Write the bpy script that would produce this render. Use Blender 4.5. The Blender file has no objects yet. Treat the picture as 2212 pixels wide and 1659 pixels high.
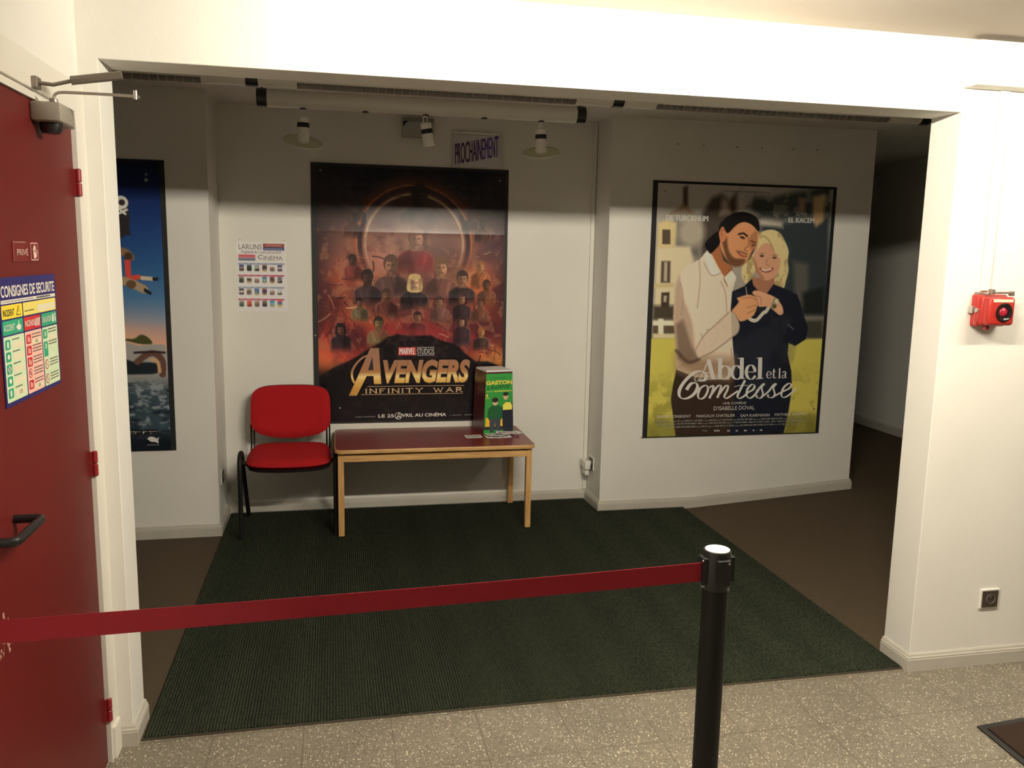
import bpy, bmesh, math, random
import numpy as np
from mathutils import Vector, Matrix
random.seed(7)
SC = bpy.context.scene
COL = SC.collection
PI = math.pi

# ------------------------------------------------------------------ camera
F_PX, YAW, PITCH, ROLL, CX, CY, CZ = [1807.404523, 0.210745, 0.152383, 0.018911, 0.688312, -2.848992, 1.677358]
cd = bpy.data.cameras.new('camera')
cam = bpy.data.objects.new('camera', cd)
COL.objects.link(cam)
cd.sensor_fit = 'HORIZONTAL'
cd.sensor_width = 36.0
cd.lens = 36.0 * F_PX / 2212.0
cd.clip_start = 0.05
cd.clip_end = 60
fw = Vector((math.sin(YAW), math.cos(YAW), 0)); rt = Vector((math.cos(YAW), -math.sin(YAW), 0)); up = Vector((0, 0, 1))
f2 = fw * math.cos(PITCH) - up * math.sin(PITCH); u2 = up * math.cos(PITCH) + fw * math.sin(PITCH)
r3 = rt * math.cos(ROLL) + u2 * math.sin(ROLL); u3 = u2 * math.cos(ROLL) - rt * math.sin(ROLL)
m = Matrix((r3, u3, -f2)).transposed().to_4x4()
m.translation = Vector((CX, CY, CZ))
cam.matrix_world = m
SC.camera = cam

# ------------------------------------------------------------------ world, exposure
w = bpy.data.worlds.new('world'); SC.world = w
w.use_nodes = True
w.node_tree.nodes['Background'].inputs[0].default_value = (1.0, 0.85, 0.62, 1)
w.node_tree.nodes['Background'].inputs[1].default_value = 0.0
SC.view_settings.view_transform = 'Standard'
SC.view_settings.look = 'None'
SC.view_settings.gamma = 1.0
SC.view_settings.use_curve_mapping = False
SC.view_settings.exposure = 0.07
LAMP_COL = (1.0, 0.905, 0.735)
LAMP_POWER = 505.0          # emission strength of the fluorescent battens
# ------------------------------------------------------------------ measures of the place
XR = 3.007; ZT = 2.2414; D = 0.165; ZC = 2.505; ZA = 2.545
BY = 2.596; WY = 2.293; LY = 2.18; XW = -0.058
XA, XB = 0.008, 2.397; XE = 4.245; HB = 0.075
RX = 3.03; RS = 0.0705; XCOR = 5.51

# ------------------------------------------------------------------ materials
def lin(c):
    return tuple(((v / 255.0) / 12.92 if v / 255.0 <= 0.04045 else ((v / 255.0 + 0.055) / 1.055) ** 2.4) for v in c)
def mat(name, col, rough=0.6, metal=0.0, bump=None, vary=0.0, vscale=6.0, spec=0.5, emit=None, alpha=None, coat=0.0):
    m = bpy.data.materials.new(name); m.use_nodes = True
    nt = m.node_tree; b = nt.nodes['Principled BSDF']
    b.inputs['Base Color'].default_value = (*col, 1); b.inputs['Roughness'].default_value = rough
    b.inputs['Metallic'].default_value = metal; b.inputs['Specular IOR Level'].default_value = spec
    if coat: b.inputs['Coat Weight'].default_value = coat; b.inputs['Coat Roughness'].default_value = 0.2
    tc = nt.nodes.new('ShaderNodeTexCoord')
    if vary:
        n = nt.nodes.new('ShaderNodeTexNoise'); n.inputs['Scale'].default_value = vscale; n.inputs['Detail'].default_value = 6
        nt.links.new(tc.outputs['Object'], n.inputs['Vector'])
        r = nt.nodes.new('ShaderNodeMapRange'); r.inputs['From Min'].default_value = 0.3; r.inputs['From Max'].default_value = 0.7
        r.inputs['To Min'].default_value = 1 - vary; r.inputs['To Max'].default_value = 1 + vary
        nt.links.new(n.outputs['Fac'], r.inputs['Value'])
        h = nt.nodes.new('ShaderNodeVectorMath'); h.operation = 'SCALE'; h.inputs[0].default_value = col
        nt.links.new(r.outputs['Result'], h.inputs['Scale'])
        nt.links.new(h.outputs['Vector'], b.inputs['Base Color'])
    if bump:
        for sc, st in bump:
            n = nt.nodes.new('ShaderNodeTexNoise'); n.inputs['Scale'].default_value = sc; n.inputs['Detail'].default_value = 3
            nt.links.new(tc.outputs['Object'], n.inputs['Vector'])
            bp = nt.nodes.new('ShaderNodeBump'); bp.inputs['Strength'].default_value = st; bp.inputs['Distance'].default_value = 0.01
            nt.links.new(n.outputs['Fac'], bp.inputs['Height'])
            if b.inputs['Normal'].is_linked:
                nt.links.new(b.inputs['Normal'].links[0].from_socket, bp.inputs['Normal'])
            nt.links.new(bp.outputs['Normal'], b.inputs['Normal'])
    if emit:
        b.inputs['Emission Color'].default_value = (*emit[0], 1); b.inputs['Emission Strength'].default_value = emit[1]
    return m
def rgb(name, c, rough=0.6, **k): return mat(name, lin(c), rough, **k)

M = {}
WALL = (0.78, 0.765, 0.715)
M['wall'] = mat('painted_plaster', WALL, 0.75, bump=[(220, 0.12), (30, 0.10)], vary=0.025, vscale=2.5, spec=0.25)
M['wallrough'] = mat('roughcast_plaster', WALL, 0.8, bump=[(140, 0.35), (40, 0.12)], vary=0.025, vscale=3, spec=0.2)
M['ceil'] = mat('ceiling_paint', (0.42, 0.375, 0.315), 0.85, bump=[(200, 0.05)], spec=0.2)
M['base'] = mat('baseboard_paint', (0.50, 0.475, 0.42), 0.45, vary=0.05, vscale=9, spec=0.4)
M['frame'] = mat('door_frame_paint', (0.74, 0.71, 0.64), 0.45, vary=0.02, spec=0.4)
M['door'] = mat('red_door_paint', (0.118, 0.011, 0.0105), 0.42, vary=0.05, vscale=2, spec=0.28, bump=[(300, 0.04)])
M['hinge'] = mat('red_hinge_paint', (0.24, 0.016, 0.020), 0.35)
M['black'] = mat('black_plastic', (0.012, 0.012, 0.013), 0.35)
M['blackm'] = mat('black_powder_coat', (0.007, 0.0065, 0.0065), 0.55, spec=0.3)
M['blackcard'] = mat('black_board', (0.010, 0.010, 0.011), 0.6)
M['steel'] = mat('brushed_steel', (0.55, 0.52, 0.47), 0.35, 0.9)
M['closer'] = mat('grey_metal_paint', (0.36, 0.33, 0.28), 0.45, 0.25)
M['bronze'] = mat('dull_grey_steel', (0.30, 0.26, 0.22), 0.42, 0.7)
M['strip'] = mat('dull_threshold_metal', (0.10, 0.085, 0.065), 0.5, 0.4)
M['white'] = mat('white_plastic', (0.80, 0.78, 0.72), 0.4)
M['tube'] = mat('white_tube_paint', (0.70, 0.68, 0.62), 0.4)
M['louvre'] = mat('grey_louvre', (0.36, 0.34, 0.30), 0.45, 0.2)
M['cap'] = mat('white_cap', (0.93, 0.92, 0.90), 0.35)
M['red_fabric'] = mat('red_fabric', (0.44, 0.012, 0.016), 0.9, bump=[(700, 0.5)], vary=0.12, vscale=260, spec=0.2)
M['belt'] = mat('red_webbing', (0.29, 0.010, 0.022), 0.75, bump=[(900, 0.3)], vary=0.06, vscale=200, spec=0.3)
M['alarm'] = mat('red_alarm_plastic', (0.38, 0.022, 0.016), 0.4)
M['lens'] = mat('dark_lens', (0.012, 0.009, 0.009), 0.06)
M['redlens'] = mat('red_lens', (0.30, 0.015, 0.03), 0.08)
M['cream'] = mat('cream_label', (0.85, 0.74, 0.50), 0.5)
M['pale_paper'] = mat('white_paper', (0.80, 0.78, 0.76), 0.55)
M['brown'] = mat('brown_plastic', (0.055, 0.042, 0.032), 0.4)
M['ink'] = mat('white_ink', (0.78, 0.76, 0.72), 0.5)
M['inkgrey'] = mat('grey_ink', (0.20, 0.195, 0.185), 0.5)
M['inkmid'] = mat('pale_ink', (0.42, 0.41, 0.39), 0.5)
M['inkdim'] = mat('dim_ink', (0.013, 0.0125, 0.0135), 0.5)
M['inkblack'] = mat('black_ink', (0.02, 0.02, 0.022), 0.5)
M['inkbrown'] = mat('brown_grey_ink', (0.10, 0.085, 0.075), 0.5)
M['inkred'] = mat('red_ink', (0.62, 0.03, 0.03), 0.5)
M['inkyellow'] = mat('yellow_ink', (0.88, 0.66, 0.10), 0.5)
M['inkgreen'] = mat('green_ink', (0.06, 0.45, 0.28), 0.5)

def wood(name, sc=(2.5, 30, 30)):
    m = mat(name, (0.55, 0.32, 0.12), 0.38, bump=[(90, 0.03)])
    nt = m.node_tree; b = nt.nodes['Principled BSDF']
    tc = nt.nodes.new('ShaderNodeTexCoord'); mp = nt.nodes.new('ShaderNodeMapping'); mp.inputs['Scale'].default_value = sc
    n = nt.nodes.new('ShaderNodeTexNoise'); n.inputs['Scale'].default_value = 3; n.inputs['Detail'].default_value = 5
    cr = nt.nodes.new('ShaderNodeValToRGB')
    cr.color_ramp.elements[0].color = (0.44, 0.24, 0.085, 1); cr.color_ramp.elements[0].position = 0.3
    cr.color_ramp.elements[1].color = (0.66, 0.41, 0.17, 1); cr.color_ramp.elements[1].position = 0.75
    nt.links.new(tc.outputs['Object'], mp.inputs['Vector']); nt.links.new(mp.outputs['Vector'], n.inputs['Vector'])
    nt.links.new(n.outputs['Fac'], cr.inputs['Fac']); nt.links.new(cr.outputs['Color'], b.inputs['Base Color'])
    return m
M['wood'] = wood('beech_wood'); M['wood_leg'] = wood('beech_leg_wood', (30, 30, 2.5))
M['laminate'] = mat('burgundy_laminate', (0.20, 0.026, 0.028), 0.30, vary=0.06, vscale=300)

def terrazzo():
    m = bpy.data.materials.new('terrazzo_tiles'); m.use_nodes = True
    nt = m.node_tree; L = nt.links.new; b = nt.nodes['Principled BSDF']
    b.inputs['Roughness'].default_value = 0.42
    tc = nt.nodes.new('ShaderNodeTexCoord')
    def chips(scale, pos, width):
        v = nt.nodes.new('ShaderNodeTexVoronoi'); v.inputs['Scale'].default_value = scale
        L(tc.outputs['Object'], v.inputs['Vector'])
        sx = nt.nodes.new('ShaderNodeSeparateColor'); L(v.outputs['Color'], sx.inputs['Color'])
        g = nt.nodes.new('ShaderNodeMapRange'); g.inputs['From Min'].default_value = pos; g.inputs['From Max'].default_value = pos + 0.02
        L(sx.outputs[0], g.inputs['Value'])
        d = nt.nodes.new('ShaderNodeMapRange'); d.inputs['From Min'].default_value = width; d.inputs['From Max'].default_value = width * 0.8
        L(v.outputs['Distance'], d.inputs['Value'])
        mu = nt.nodes.new('ShaderNodeMath'); mu.operation = 'MULTIPLY'; L(g.outputs['Result'], mu.inputs[0]); L(d.outputs['Result'], mu.inputs[1])
        return mu.outputs[0]
    n = nt.nodes.new('ShaderNodeTexNoise'); n.inputs['Scale'].default_value = 3.0; n.inputs['Detail'].default_value = 4
    L(tc.outputs['Object'], n.inputs['Vector'])
    cr = nt.nodes.new('ShaderNodeValToRGB'); cr.color_ramp.elements[0].position = 0.35; cr.color_ramp.elements[1].position = 0.65
    cr.color_ramp.elements[0].color = (0.168, 0.148, 0.113, 1); cr.color_ramp.elements[1].color = (0.205, 0.180, 0.138, 1)
    L(n.outputs['Fac'], cr.inputs['Fac']); cur = cr.outputs['Color']
    def over(fac, col, cur):
        mx = nt.nodes.new('ShaderNodeMix'); mx.data_type = 'RGBA'
        L(fac, mx.inputs['Factor']); L(cur, mx.inputs[6]); mx.inputs[7].default_value = (*col, 1)
        return mx.outputs[2]
    cur = over(chips(150, 0.55, 0.45), (0.31, 0.28, 0.225), cur)
    cur = over(chips(135, 0.80, 0.40), (0.72, 0.66, 0.53), cur)
    cur = over(chips(160, 0.80, 0.42), (0.050, 0.041, 0.028), cur)
    cur = over(chips(240, 0.66, 0.45), (0.105, 0.088, 0.062), cur)
    # joints every 308 mm
    sp = nt.nodes.new('ShaderNodeSeparateXYZ'); L(tc.outputs['Object'], sp.inputs[0])
    ms = []
    for ax, off in ((0, 3.027 + 0.154 + 30.8), (1, 0.308 * 40 + 0.154)):
        a = nt.nodes.new('ShaderNodeMath'); a.operation = 'ADD'; a.inputs[1].default_value = off - (2 * 3.027 if ax == 0 else 0)
        L(sp.outputs[ax], a.inputs[0])
        f = nt.nodes.new('ShaderNodeMath'); f.operation = 'MODULO'; f.inputs[1].default_value = 0.308; L(a.outputs[0], f.inputs[0])
        s = nt.nodes.new('ShaderNodeMath'); s.operation = 'SUBTRACT'; s.inputs[1].default_value = 0.154; L(f.outputs[0], s.inputs[0])
        ab = nt.nodes.new('ShaderNodeMath'); ab.operation = 'ABSOLUTE'; L(s.outputs[0], ab.inputs[0])
        r = nt.nodes.new('ShaderNodeMapRange'); r.inputs['From Min'].default_value = 0.0032; r.inputs['From Max'].default_value = 0.0018
        L(ab.outputs[0], r.inputs['Value']); ms.append(r.outputs['Result'])
    mx = nt.nodes.new('ShaderNodeMath'); mx.operation = 'MAXIMUM'; L(ms[0], mx.inputs[0]); L(ms[1], mx.inputs[1])
    hf = nt.nodes.new('ShaderNodeMath'); hf.operation = 'MULTIPLY'; hf.inputs[1].default_value = 0.6; L(mx.outputs[0], hf.inputs[0])
    cur = over(hf.outputs[0], (0.10, 0.082, 0.058), cur)
    L(cur, b.inputs['Base Color'])
    bp = nt.nodes.new('ShaderNodeBump'); bp.invert = True; bp.inputs['Strength'].default_value = 0.3; bp.inputs['Distance'].default_value = 0.003
    L(mx.outputs[0], bp.inputs['Height']); L(bp.outputs['Normal'], b.inputs['Normal'])
    return m
M['terrazzo'] = terrazzo()

def carpet(name, c0, c1, scale, rough=0.95, bump=0.6):
    m = mat(name, c0, rough, spec=0.1)
    nt = m.node_tree; L = nt.links.new; b = nt.nodes['Principled BSDF']
    tc = nt.nodes.new('ShaderNodeTexCoord'); n = nt.nodes.new('ShaderNodeTexNoise'); n.inputs['Scale'].default_value = scale; n.inputs['Detail'].default_value = 4
    L(tc.outputs['Object'], n.inputs['Vector'])
    cr = nt.nodes.new('ShaderNodeValToRGB'); cr.color_ramp.elements[0].position = 0.32; cr.color_ramp.elements[1].position = 0.70
    cr.color_ramp.elements[0].color = (*c0, 1); cr.color_ramp.elements[1].color = (*c1, 1)
    L(n.outputs['Fac'], cr.inputs['Fac']); L(cr.outputs['Color'], b.inputs['Base Color'])
    bp = nt.nodes.new('ShaderNodeBump'); bp.inputs['Strength'].default_value = bump; bp.inputs['Distance'].default_value = 0.006
    L(n.outputs['Fac'], bp.inputs['Height']); L(bp.outputs['Normal'], b.inputs['Normal'])
    return m
M['carpet'] = carpet('brown_carpet', (0.066, 0.050, 0.032), (0.118, 0.090, 0.060), 260)
M['darkmat'] = carpet('dark_brown_mat', (0.030, 0.019, 0.014), (0.050, 0.032, 0.024), 300)
def loopmat():
    m = mat('green_loop_mat', (0.030, 0.040, 0.026), 0.85, spec=0.15)
    nt = m.node_tree; L = nt.links.new; b = nt.nodes['Principled BSDF']
    tc = nt.nodes.new('ShaderNodeTexCoord')
    mp = nt.nodes.new('ShaderNodeMapping'); mp.inputs['Scale'].default_value = (95, 150, 60)
    L(tc.outputs['Object'], mp.inputs['Vector'])
    v = nt.nodes.new('ShaderNodeTexVoronoi'); v.inputs['Scale'].default_value = 1.0; v.inputs['Randomness'].default_value = 0.55
    L(mp.outputs['Vector'], v.inputs['Vector'])
    cr = nt.nodes.new('ShaderNodeValToRGB'); cr.color_ramp.elements[0].position = 0.12; cr.color_ramp.elements[1].position = 0.75
    cr.color_ramp.elements[0].color = (0.058, 0.064, 0.040, 1); cr.color_ramp.elements[1].color = (0.011, 0.016, 0.010, 1)
    L(v.outputs['Distance'], cr.inputs['Fac']); L(cr.outputs['Color'], b.inputs['Base Color'])
    bp = nt.nodes.new('ShaderNodeBump'); bp.invert = True; bp.inputs['Strength'].default_value = 0.7; bp.inputs['Distance'].default_value = 0.004
    L(v.outputs['Distance'], bp.inputs['Height']); L(bp.outputs['Normal'], b.inputs['Normal'])
    return m
M['loop'] = loopmat()

def glass(name, col=(0.93, 0.95, 0.90), mixf=0.25, rough=0.05):
    m = bpy.data.materials.new(name); m.use_nodes = True; nt = m.node_tree; L = nt.links.new
    b = nt.nodes['Principled BSDF']; b.inputs['Base Color'].default_value = (*col, 1); b.inputs['Roughness'].default_value = rough
    t = nt.nodes.new('ShaderNodeBsdfTransparent'); t.inputs[0].default_value = (*col, 1)
    mx = nt.nodes.new('ShaderNodeMixShader'); mx.inputs[0].default_value = mixf
    L(t.outputs[0], mx.inputs[1]); L(b.outputs[0], mx.inputs[2]); L(mx.outputs[0], nt.nodes['Material Output'].inputs['Surface'])
    return m
M['disc'] = glass('clear_disc', (0.86, 0.87, 0.74), 0.22)
M['rim'] = glass('disc_rim', (0.85, 0.85, 0.74), 0.65)
M['sleeve'] = glass('plastic_sleeve', (0.95, 0.95, 0.95), 0.10)

def gradmat(name, z0, z1, stops, rough=0.45, axis=2):
    m = bpy.data.materials.new(name); m.use_nodes = True; nt = m.node_tree; L = nt.links.new
    b = nt.nodes['Principled BSDF']; b.inputs['Roughness'].default_value = rough
    tc = nt.nodes.new('ShaderNodeTexCoord'); sp = nt.nodes.new('ShaderNodeSeparateXYZ'); L(tc.outputs['Object'], sp.inputs[0])
    r = nt.nodes.new('ShaderNodeMapRange'); r.inputs['From Min'].default_value = z0; r.inputs['From Max'].default_value = z1
    L(sp.outputs[axis], r.inputs['Value'])
    cr = nt.nodes.new('ShaderNodeValToRGB'); e = cr.color_ramp.elements
    e[0].position = stops[0][0]; e[0].color = (*lin(stops[0][1]), 1); e[1].position = stops[-1][0]; e[1].color = (*lin(stops[-1][1]), 1)
    for p, c in stops[1:-1]:
        k = e.new(p); k.color = (*lin(c), 1)
    L(r.outputs['Result'], cr.inputs['Fac']); L(cr.outputs['Color'], b.inputs['Base Color'])
    return m
def print_mat(name, rough=0.3, spec=0.5):
    m = bpy.data.materials.new(name); m.use_nodes = True; nt = m.node_tree
    b = nt.nodes['Principled BSDF']; b.inputs['Roughness'].default_value = rough; b.inputs['Specular IOR Level'].default_value = spec
    a = nt.nodes.new('ShaderNodeAttribute'); a.attribute_name = 'print'
    nt.links.new(a.outputs['Color'], b.inputs['Base Color'])
    return m
M['print'] = print_mat('printed_poster_paper', 0.24, 0.24)
M['printmatt'] = print_mat('printed_card', 0.45, 0.4)

# ------------------------------------------------------------------ mesh builder
class MB:
    def __init__(s): s.bm = bmesh.new(); s.mats = []; s.layer = 0
    def slot(s, m):
        if m is None: return 0
        if m not in s.mats: s.mats.append(m)
        return s.mats.index(m)
    def _mark(s, faces, m):
        i = s.slot(m)
        for f in faces: f.material_index = i
    def box(s, a, b, bev=0.0, m=None, seg=2, rot=None, piv=None):
        vs = [s.bm.verts.new((x, y, z)) for z in (a[2], b[2]) for y in (a[1], b[1]) for x in (a[0], b[0])]
        fs = [s.bm.faces.new([vs[i] for i in q]) for q in ((0, 2, 3, 1), (4, 5, 7, 6), (0, 1, 5, 4), (2, 6, 7, 3), (0, 4, 6, 2), (1, 3, 7, 5))]
        if bev > 0:
            es = list({e for f in fs for e in f.edges})
            r = bmesh.ops.bevel(s.bm, geom=es, offset=bev, segments=seg, affect='EDGES', profile=0.5)
            fs = list({f for v in r['verts'] for f in v.link_faces} | set(f for f in fs if f.is_valid))
        s._mark(fs, m)
        if rot is not None:
            vv = {v for f in fs for v in f.verts}
            p = Vector(piv) if piv else (Vector(a) + Vector(b)) / 2
            for v in vv: v.co = p + rot @ (v.co - p)
        return s
    def prism(s, pts, n0, n1, axis='y', m=None, bev=0.0):
        """polygon pts extruded along axis from n0 to n1; pts in the other two axes (x,z), (y,z) or (x,y)"""
        def P(p, n):
            return {'y': (p[0], n, p[1]), 'x': (n, p[0], p[1]), 'z': (p[0], p[1], n)}[axis]
        a = [s.bm.verts.new(P(p, n0)) for p in pts]; b = [s.bm.verts.new(P(p, n1)) for p in pts]
        fs = [s.bm.faces.new(a), s.bm.faces.new(b[::-1])]
        k = len(pts)
        for i in range(k): fs.append(s.bm.faces.new((a[i], b[i], b[(i + 1) % k], a[(i + 1) % k])))
        bmesh.ops.recalc_face_normals(s.bm, faces=fs)
        if bev:
            es = list({e for f in fs[:2] for e in f.edges})
            r = bmesh.ops.bevel(s.bm, geom=es, offset=bev, segments=2, affect='EDGES', profile=0.5)
            fs = [f for f in fs if f.is_valid] + r['faces']
        s._mark(fs, m); return s
    def lathe(s, prof, c=(0, 0, 0), axis=(0, 0, 1), n=32, m=None, arc=None):
        ax = Vector(axis).normalized(); t = Vector((1, 0, 0)) if abs(ax.x) < 0.9 else Vector((0, 1, 0))
        u = ax.cross(t).normalized(); v = ax.cross(u); c = Vector(c); rings = []
        for r, h in prof:
            if r < 1e-6: rings.append([s.bm.verts.new(c + ax * h)])
            else: rings.append([s.bm.verts.new(c + ax * h + (u * math.cos(2 * PI * i / n) + v * math.sin(2 * PI * i / n)) * r) for i in range(n)])
        fs = []
        for a, b in zip(rings, rings[1:]):
            if len(a) == 1 and len(b) == 1: continue
            for i in range(n):
                j = (i + 1) % n
                if len(a) == 1: fs.append(s.bm.faces.new((a[0], b[i], b[j])))
                elif len(b) == 1: fs.append(s.bm.faces.new((a[i], b[0], a[j])))
                else: fs.append(s.bm.faces.new((a[i], b[i], b[j], a[j])))
        bmesh.ops.recalc_face_normals(s.bm, faces=fs)
        s._mark(fs, m); return s
    def cyl(s, a, b, r, n=24, m=None, r2=None, bev=0.0):
        a, b = Vector(a), Vector(b); h = (b - a).length; r2 = r if r2 is None else r2
        p = [(0, 0), (r - bev, 0), (r, bev), (r2, h - bev), (r2 - bev, h), (0, h)] if bev else [(0, 0), (r, 0), (r2, h), (0, h)]
        return s.lathe(p, a, b - a, n, m)
    def tube(s, pts, rx, ry=None, n=12, m=None, smooth=0, upv=(0, 0, 1), closed=False):
        """swept elliptical tube along pts"""
        ry = rx if ry is None else ry
        P = [Vector(p) for p in pts]
        if smooth: P = catmull(P, smooth)
        rings = []; prev = None
        for i, p in enumerate(P):
            d = (P[min(i + 1, len(P) - 1)] - P[max(i - 1, 0)]).normalized()
            if prev is None:
                t = Vector(upv); t = t if abs(t.dot(d)) < 0.95 else Vector((1, 0, 0))
                u = (t - d * t.dot(d)).normalized()
            else: u = (prev - d * prev.dot(d)).normalized()
            prev = u; v = d.cross(u)
            rings.append([s.bm.verts.new(p + u * math.cos(2 * PI * k / n) * rx + v * math.sin(2 * PI * k / n) * ry) for k in range(n)])
        fs = [s.bm.faces.new(rings[0][::-1]), s.bm.faces.new(rings[-1])]
        for a, b in zip(rings, rings[1:]):
            for k in range(n): fs.append(s.bm.faces.new((a[k], a[(k + 1) % n], b[(k + 1) % n], b[k])))
        bmesh.ops.recalc_face_normals(s.bm, faces=fs)
        s._mark(fs, m); return s
    def sweep(s, path, prof, m=None, ends=True):
        """profile (out, up) swept along a floor path [(x,y,z)], mitred; 'out' is to the right of travel"""
        P = [Vector(p) for p in path]; rings = []
        for i, p in enumerate(P):
            def nrm(a, b):
                d = (b - a); d.z = 0; d.normalize(); return Vector((d.y, -d.x, 0))
            if i == 0: o = nrm(P[0], P[1])
            elif i == len(P) - 1: o = nrm(P[-2], P[-1])
            else:
                n1, n2 = nrm(P[i - 1], P[i]), nrm(P[i], P[i + 1]); o = (n1 + n2) / max(0.2, (1 + n1.dot(n2)))
            rings.append([s.bm.verts.new(p + o * a + Vector((0, 0, h))) for a, h in prof])
        fs = []
        for a, b in zip(rings, rings[1:]):
            for k in range(len(prof)): fs.append(s.bm.faces.new((a[k], a[(k + 1) % len(prof)], b[(k + 1) % len(prof)], b[k])))
        if ends: fs += [s.bm.faces.new(rings[0][::-1]), s.bm.faces.new(rings[-1])]
        bmesh.ops.recalc_face_normals(s.bm, faces=fs)
        s._mark(fs, m); return s
    # flat printing helpers: local plane x (right) / z (up), lying at y
    def flat(s, pts, y, m=None):
        vs = [s.bm.verts.new((p[0], y, p[1])) for p in pts]
        try: f = s.bm.faces.new(vs)
        except ValueError: return s
        f.normal_update()
        if f.normal.y > 0: f.normal_flip()
        s._mark([f], m); return s
    def rect(s, x0, z0, x1, z1, y, m=None): return s.flat([(x0, z0), (x1, z0), (x1, z1), (x0, z1)], y, m)
    def disc(s, x, z, rx, rz, y, m=None, n=24): return s.flat([(x + rx * math.cos(2 * PI * i / n), z + rz * math.sin(2 * PI * i / n)) for i in range(n)], y, m)
    def rrect(s, x0, z0, x1, z1, r, y, m=None):
        p = []
        for cx, cz, a0 in ((x1 - r, z1 - r, 0), (x0 + r, z1 - r, 90), (x0 + r, z0 + r, 180), (x1 - r, z0 + r, 270)):
            for k in range(5):
                a = math.radians(a0 + k * 22.5); p.append((cx + r * math.cos(a), cz + r * math.sin(a)))
        return s.flat(p, y, m)
    def stroke(s, pts, y, m=None, thick=0.01, thin=None, nib=0.0, smooth=6, taper=False):
        """pen line with a broad nib at angle nib: wide where the line crosses the nib, thin along it"""
        P = [Vector((p[0], 0, p[1])) for p in pts]
        if smooth and len(P) > 2: P = catmull(P, smooth)
        thin = thick if thin is None else thin; nv = Vector((math.cos(nib), 0, math.sin(nib))); L = []; R = []
        for i, p in enumerate(P):
            d = (P[min(i + 1, len(P) - 1)] - P[max(i - 1, 0)])
            if d.length < 1e-9: d = Vector((1, 0, 0))
            d.normalize(); k = abs(d.x * nv.z - d.z * nv.x); wd = (thin + (thick - thin) * k ** 1.6) / 2
            if taper and i in (0, len(P) - 1): wd *= 0.3
            n = Vector((-d.z, 0, d.x)); L.append(p + n * wd); R.append(p - n * wd)
        s.layer += 1; y -= 3e-5 * (s.layer % 40)
        for i in range(len(P) - 1):
            s.flat([(q.x, q.z) for q in (L[i], L[i + 1], R[i + 1], R[i])], y - 4e-7 * i, m)
        return s
    def text(s, txt, x0, z0, x1, z1, y, m=None, bold=0.0, shear=0.0, rise=0.0, depth=0.0):
        """lettering fitted to the box x0..x1, z0..z1 in the plane y"""
        cu = bpy.data.curves.new('lettering', 'FONT'); cu.body = txt; cu.size = 1.0; cu.offset = bold; cu.fill_mode = 'FRONT'
        cu.resolution_u = 3; cu.shear = shear
        ob = bpy.data.objects.new('lettering', cu); COL.objects.link(ob)
        dg = bpy.context.evaluated_depsgraph_get(); dg.update()
        me = bpy.data.meshes.new_from_object(ob.evaluated_get(dg))
        if me.vertices:
            co = np.array([v.co[:] for v in me.vertices]); lo = co.min(0); hi = co.max(0)
            sx = (x1 - x0) / max(1e-6, hi[0] - lo[0]); sz = (z1 - z0) / max(1e-6, hi[1] - lo[1])
            vs = []
            for c in co:
                X = x0 + (c[0] - lo[0]) * sx; Z = z0 + (c[1] - lo[1]) * sz + rise * (X - x0)
                vs.append(s.bm.verts.new((X, y, Z)))
            fs = []
            for p in me.polygons:
                try: fs.append(s.bm.faces.new([vs[i] for i in p.vertices]))
                except ValueError: pass
            for f in fs:
                f.normal_update()
                if f.normal.y > 0: f.normal_flip()
            s._mark(fs, m)
        bpy.data.meshes.remove(me); bpy.data.objects.remove(ob); bpy.data.curves.remove(cu)
        return s
    def build(s, name, m=None, parent=None, loc=None, rot=None, smooth=False, angle=35):
        me = bpy.data.meshes.new(name); s.bm.normal_update(); s.bm.to_mesh(me); s.bm.free()
        mats = s.mats if s.mats else [m]
        if s.mats and m is not None and m not in s.mats: pass
        for k in mats: me.materials.append(k)
        o = bpy.data.objects.new(name, me); COL.objects.link(o)
        if parent: o.parent = parent
        if loc: o.location = loc
        if rot: o.rotation_euler = rot
        if smooth:
            for p in me.polygons: p.use_smooth = True
            try: me.set_sharp_from_angle(angle=math.radians(angle))
            except Exception: pass
        return o
def catmull(P, n):
    out = []
    for i in range(len(P) - 1):
        p0, p1, p2, p3 = P[max(i - 1, 0)], P[i], P[i + 1], P[min(i + 2, len(P) - 1)]
        for k in range(n):
            t = k / n
            out.append(0.5 * ((2 * p1) + (p2 - p0) * t + (2 * p0 - 5 * p1 + 4 * p2 - p3) * t * t + (3 * p1 - p0 - 3 * p2 + p3) * t ** 3))
    out.append(P[-1]); return out

def tag(o, label=None, cat=None, group=None, kind=None):
    if label: o['label'] = label
    if cat: o['category'] = cat
    if group: o['group'] = group
    if kind: o['kind'] = kind
    return o
def thing(name, label, cat, loc=(0, 0, 0), rz=0.0, group=None, rot=None):
    o = bpy.data.objects.new(name, None); o.empty_display_size = 0.1; COL.objects.link(o)
    o.location = loc; o.rotation_euler = rot if rot else (0, 0, rz)
    return tag(o, label, cat, group)
def struct(name, mb, m=None, label=None, cat=None, **k):
    return tag(mb.build(name, m, **k), label, cat, kind='structure')

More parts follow.
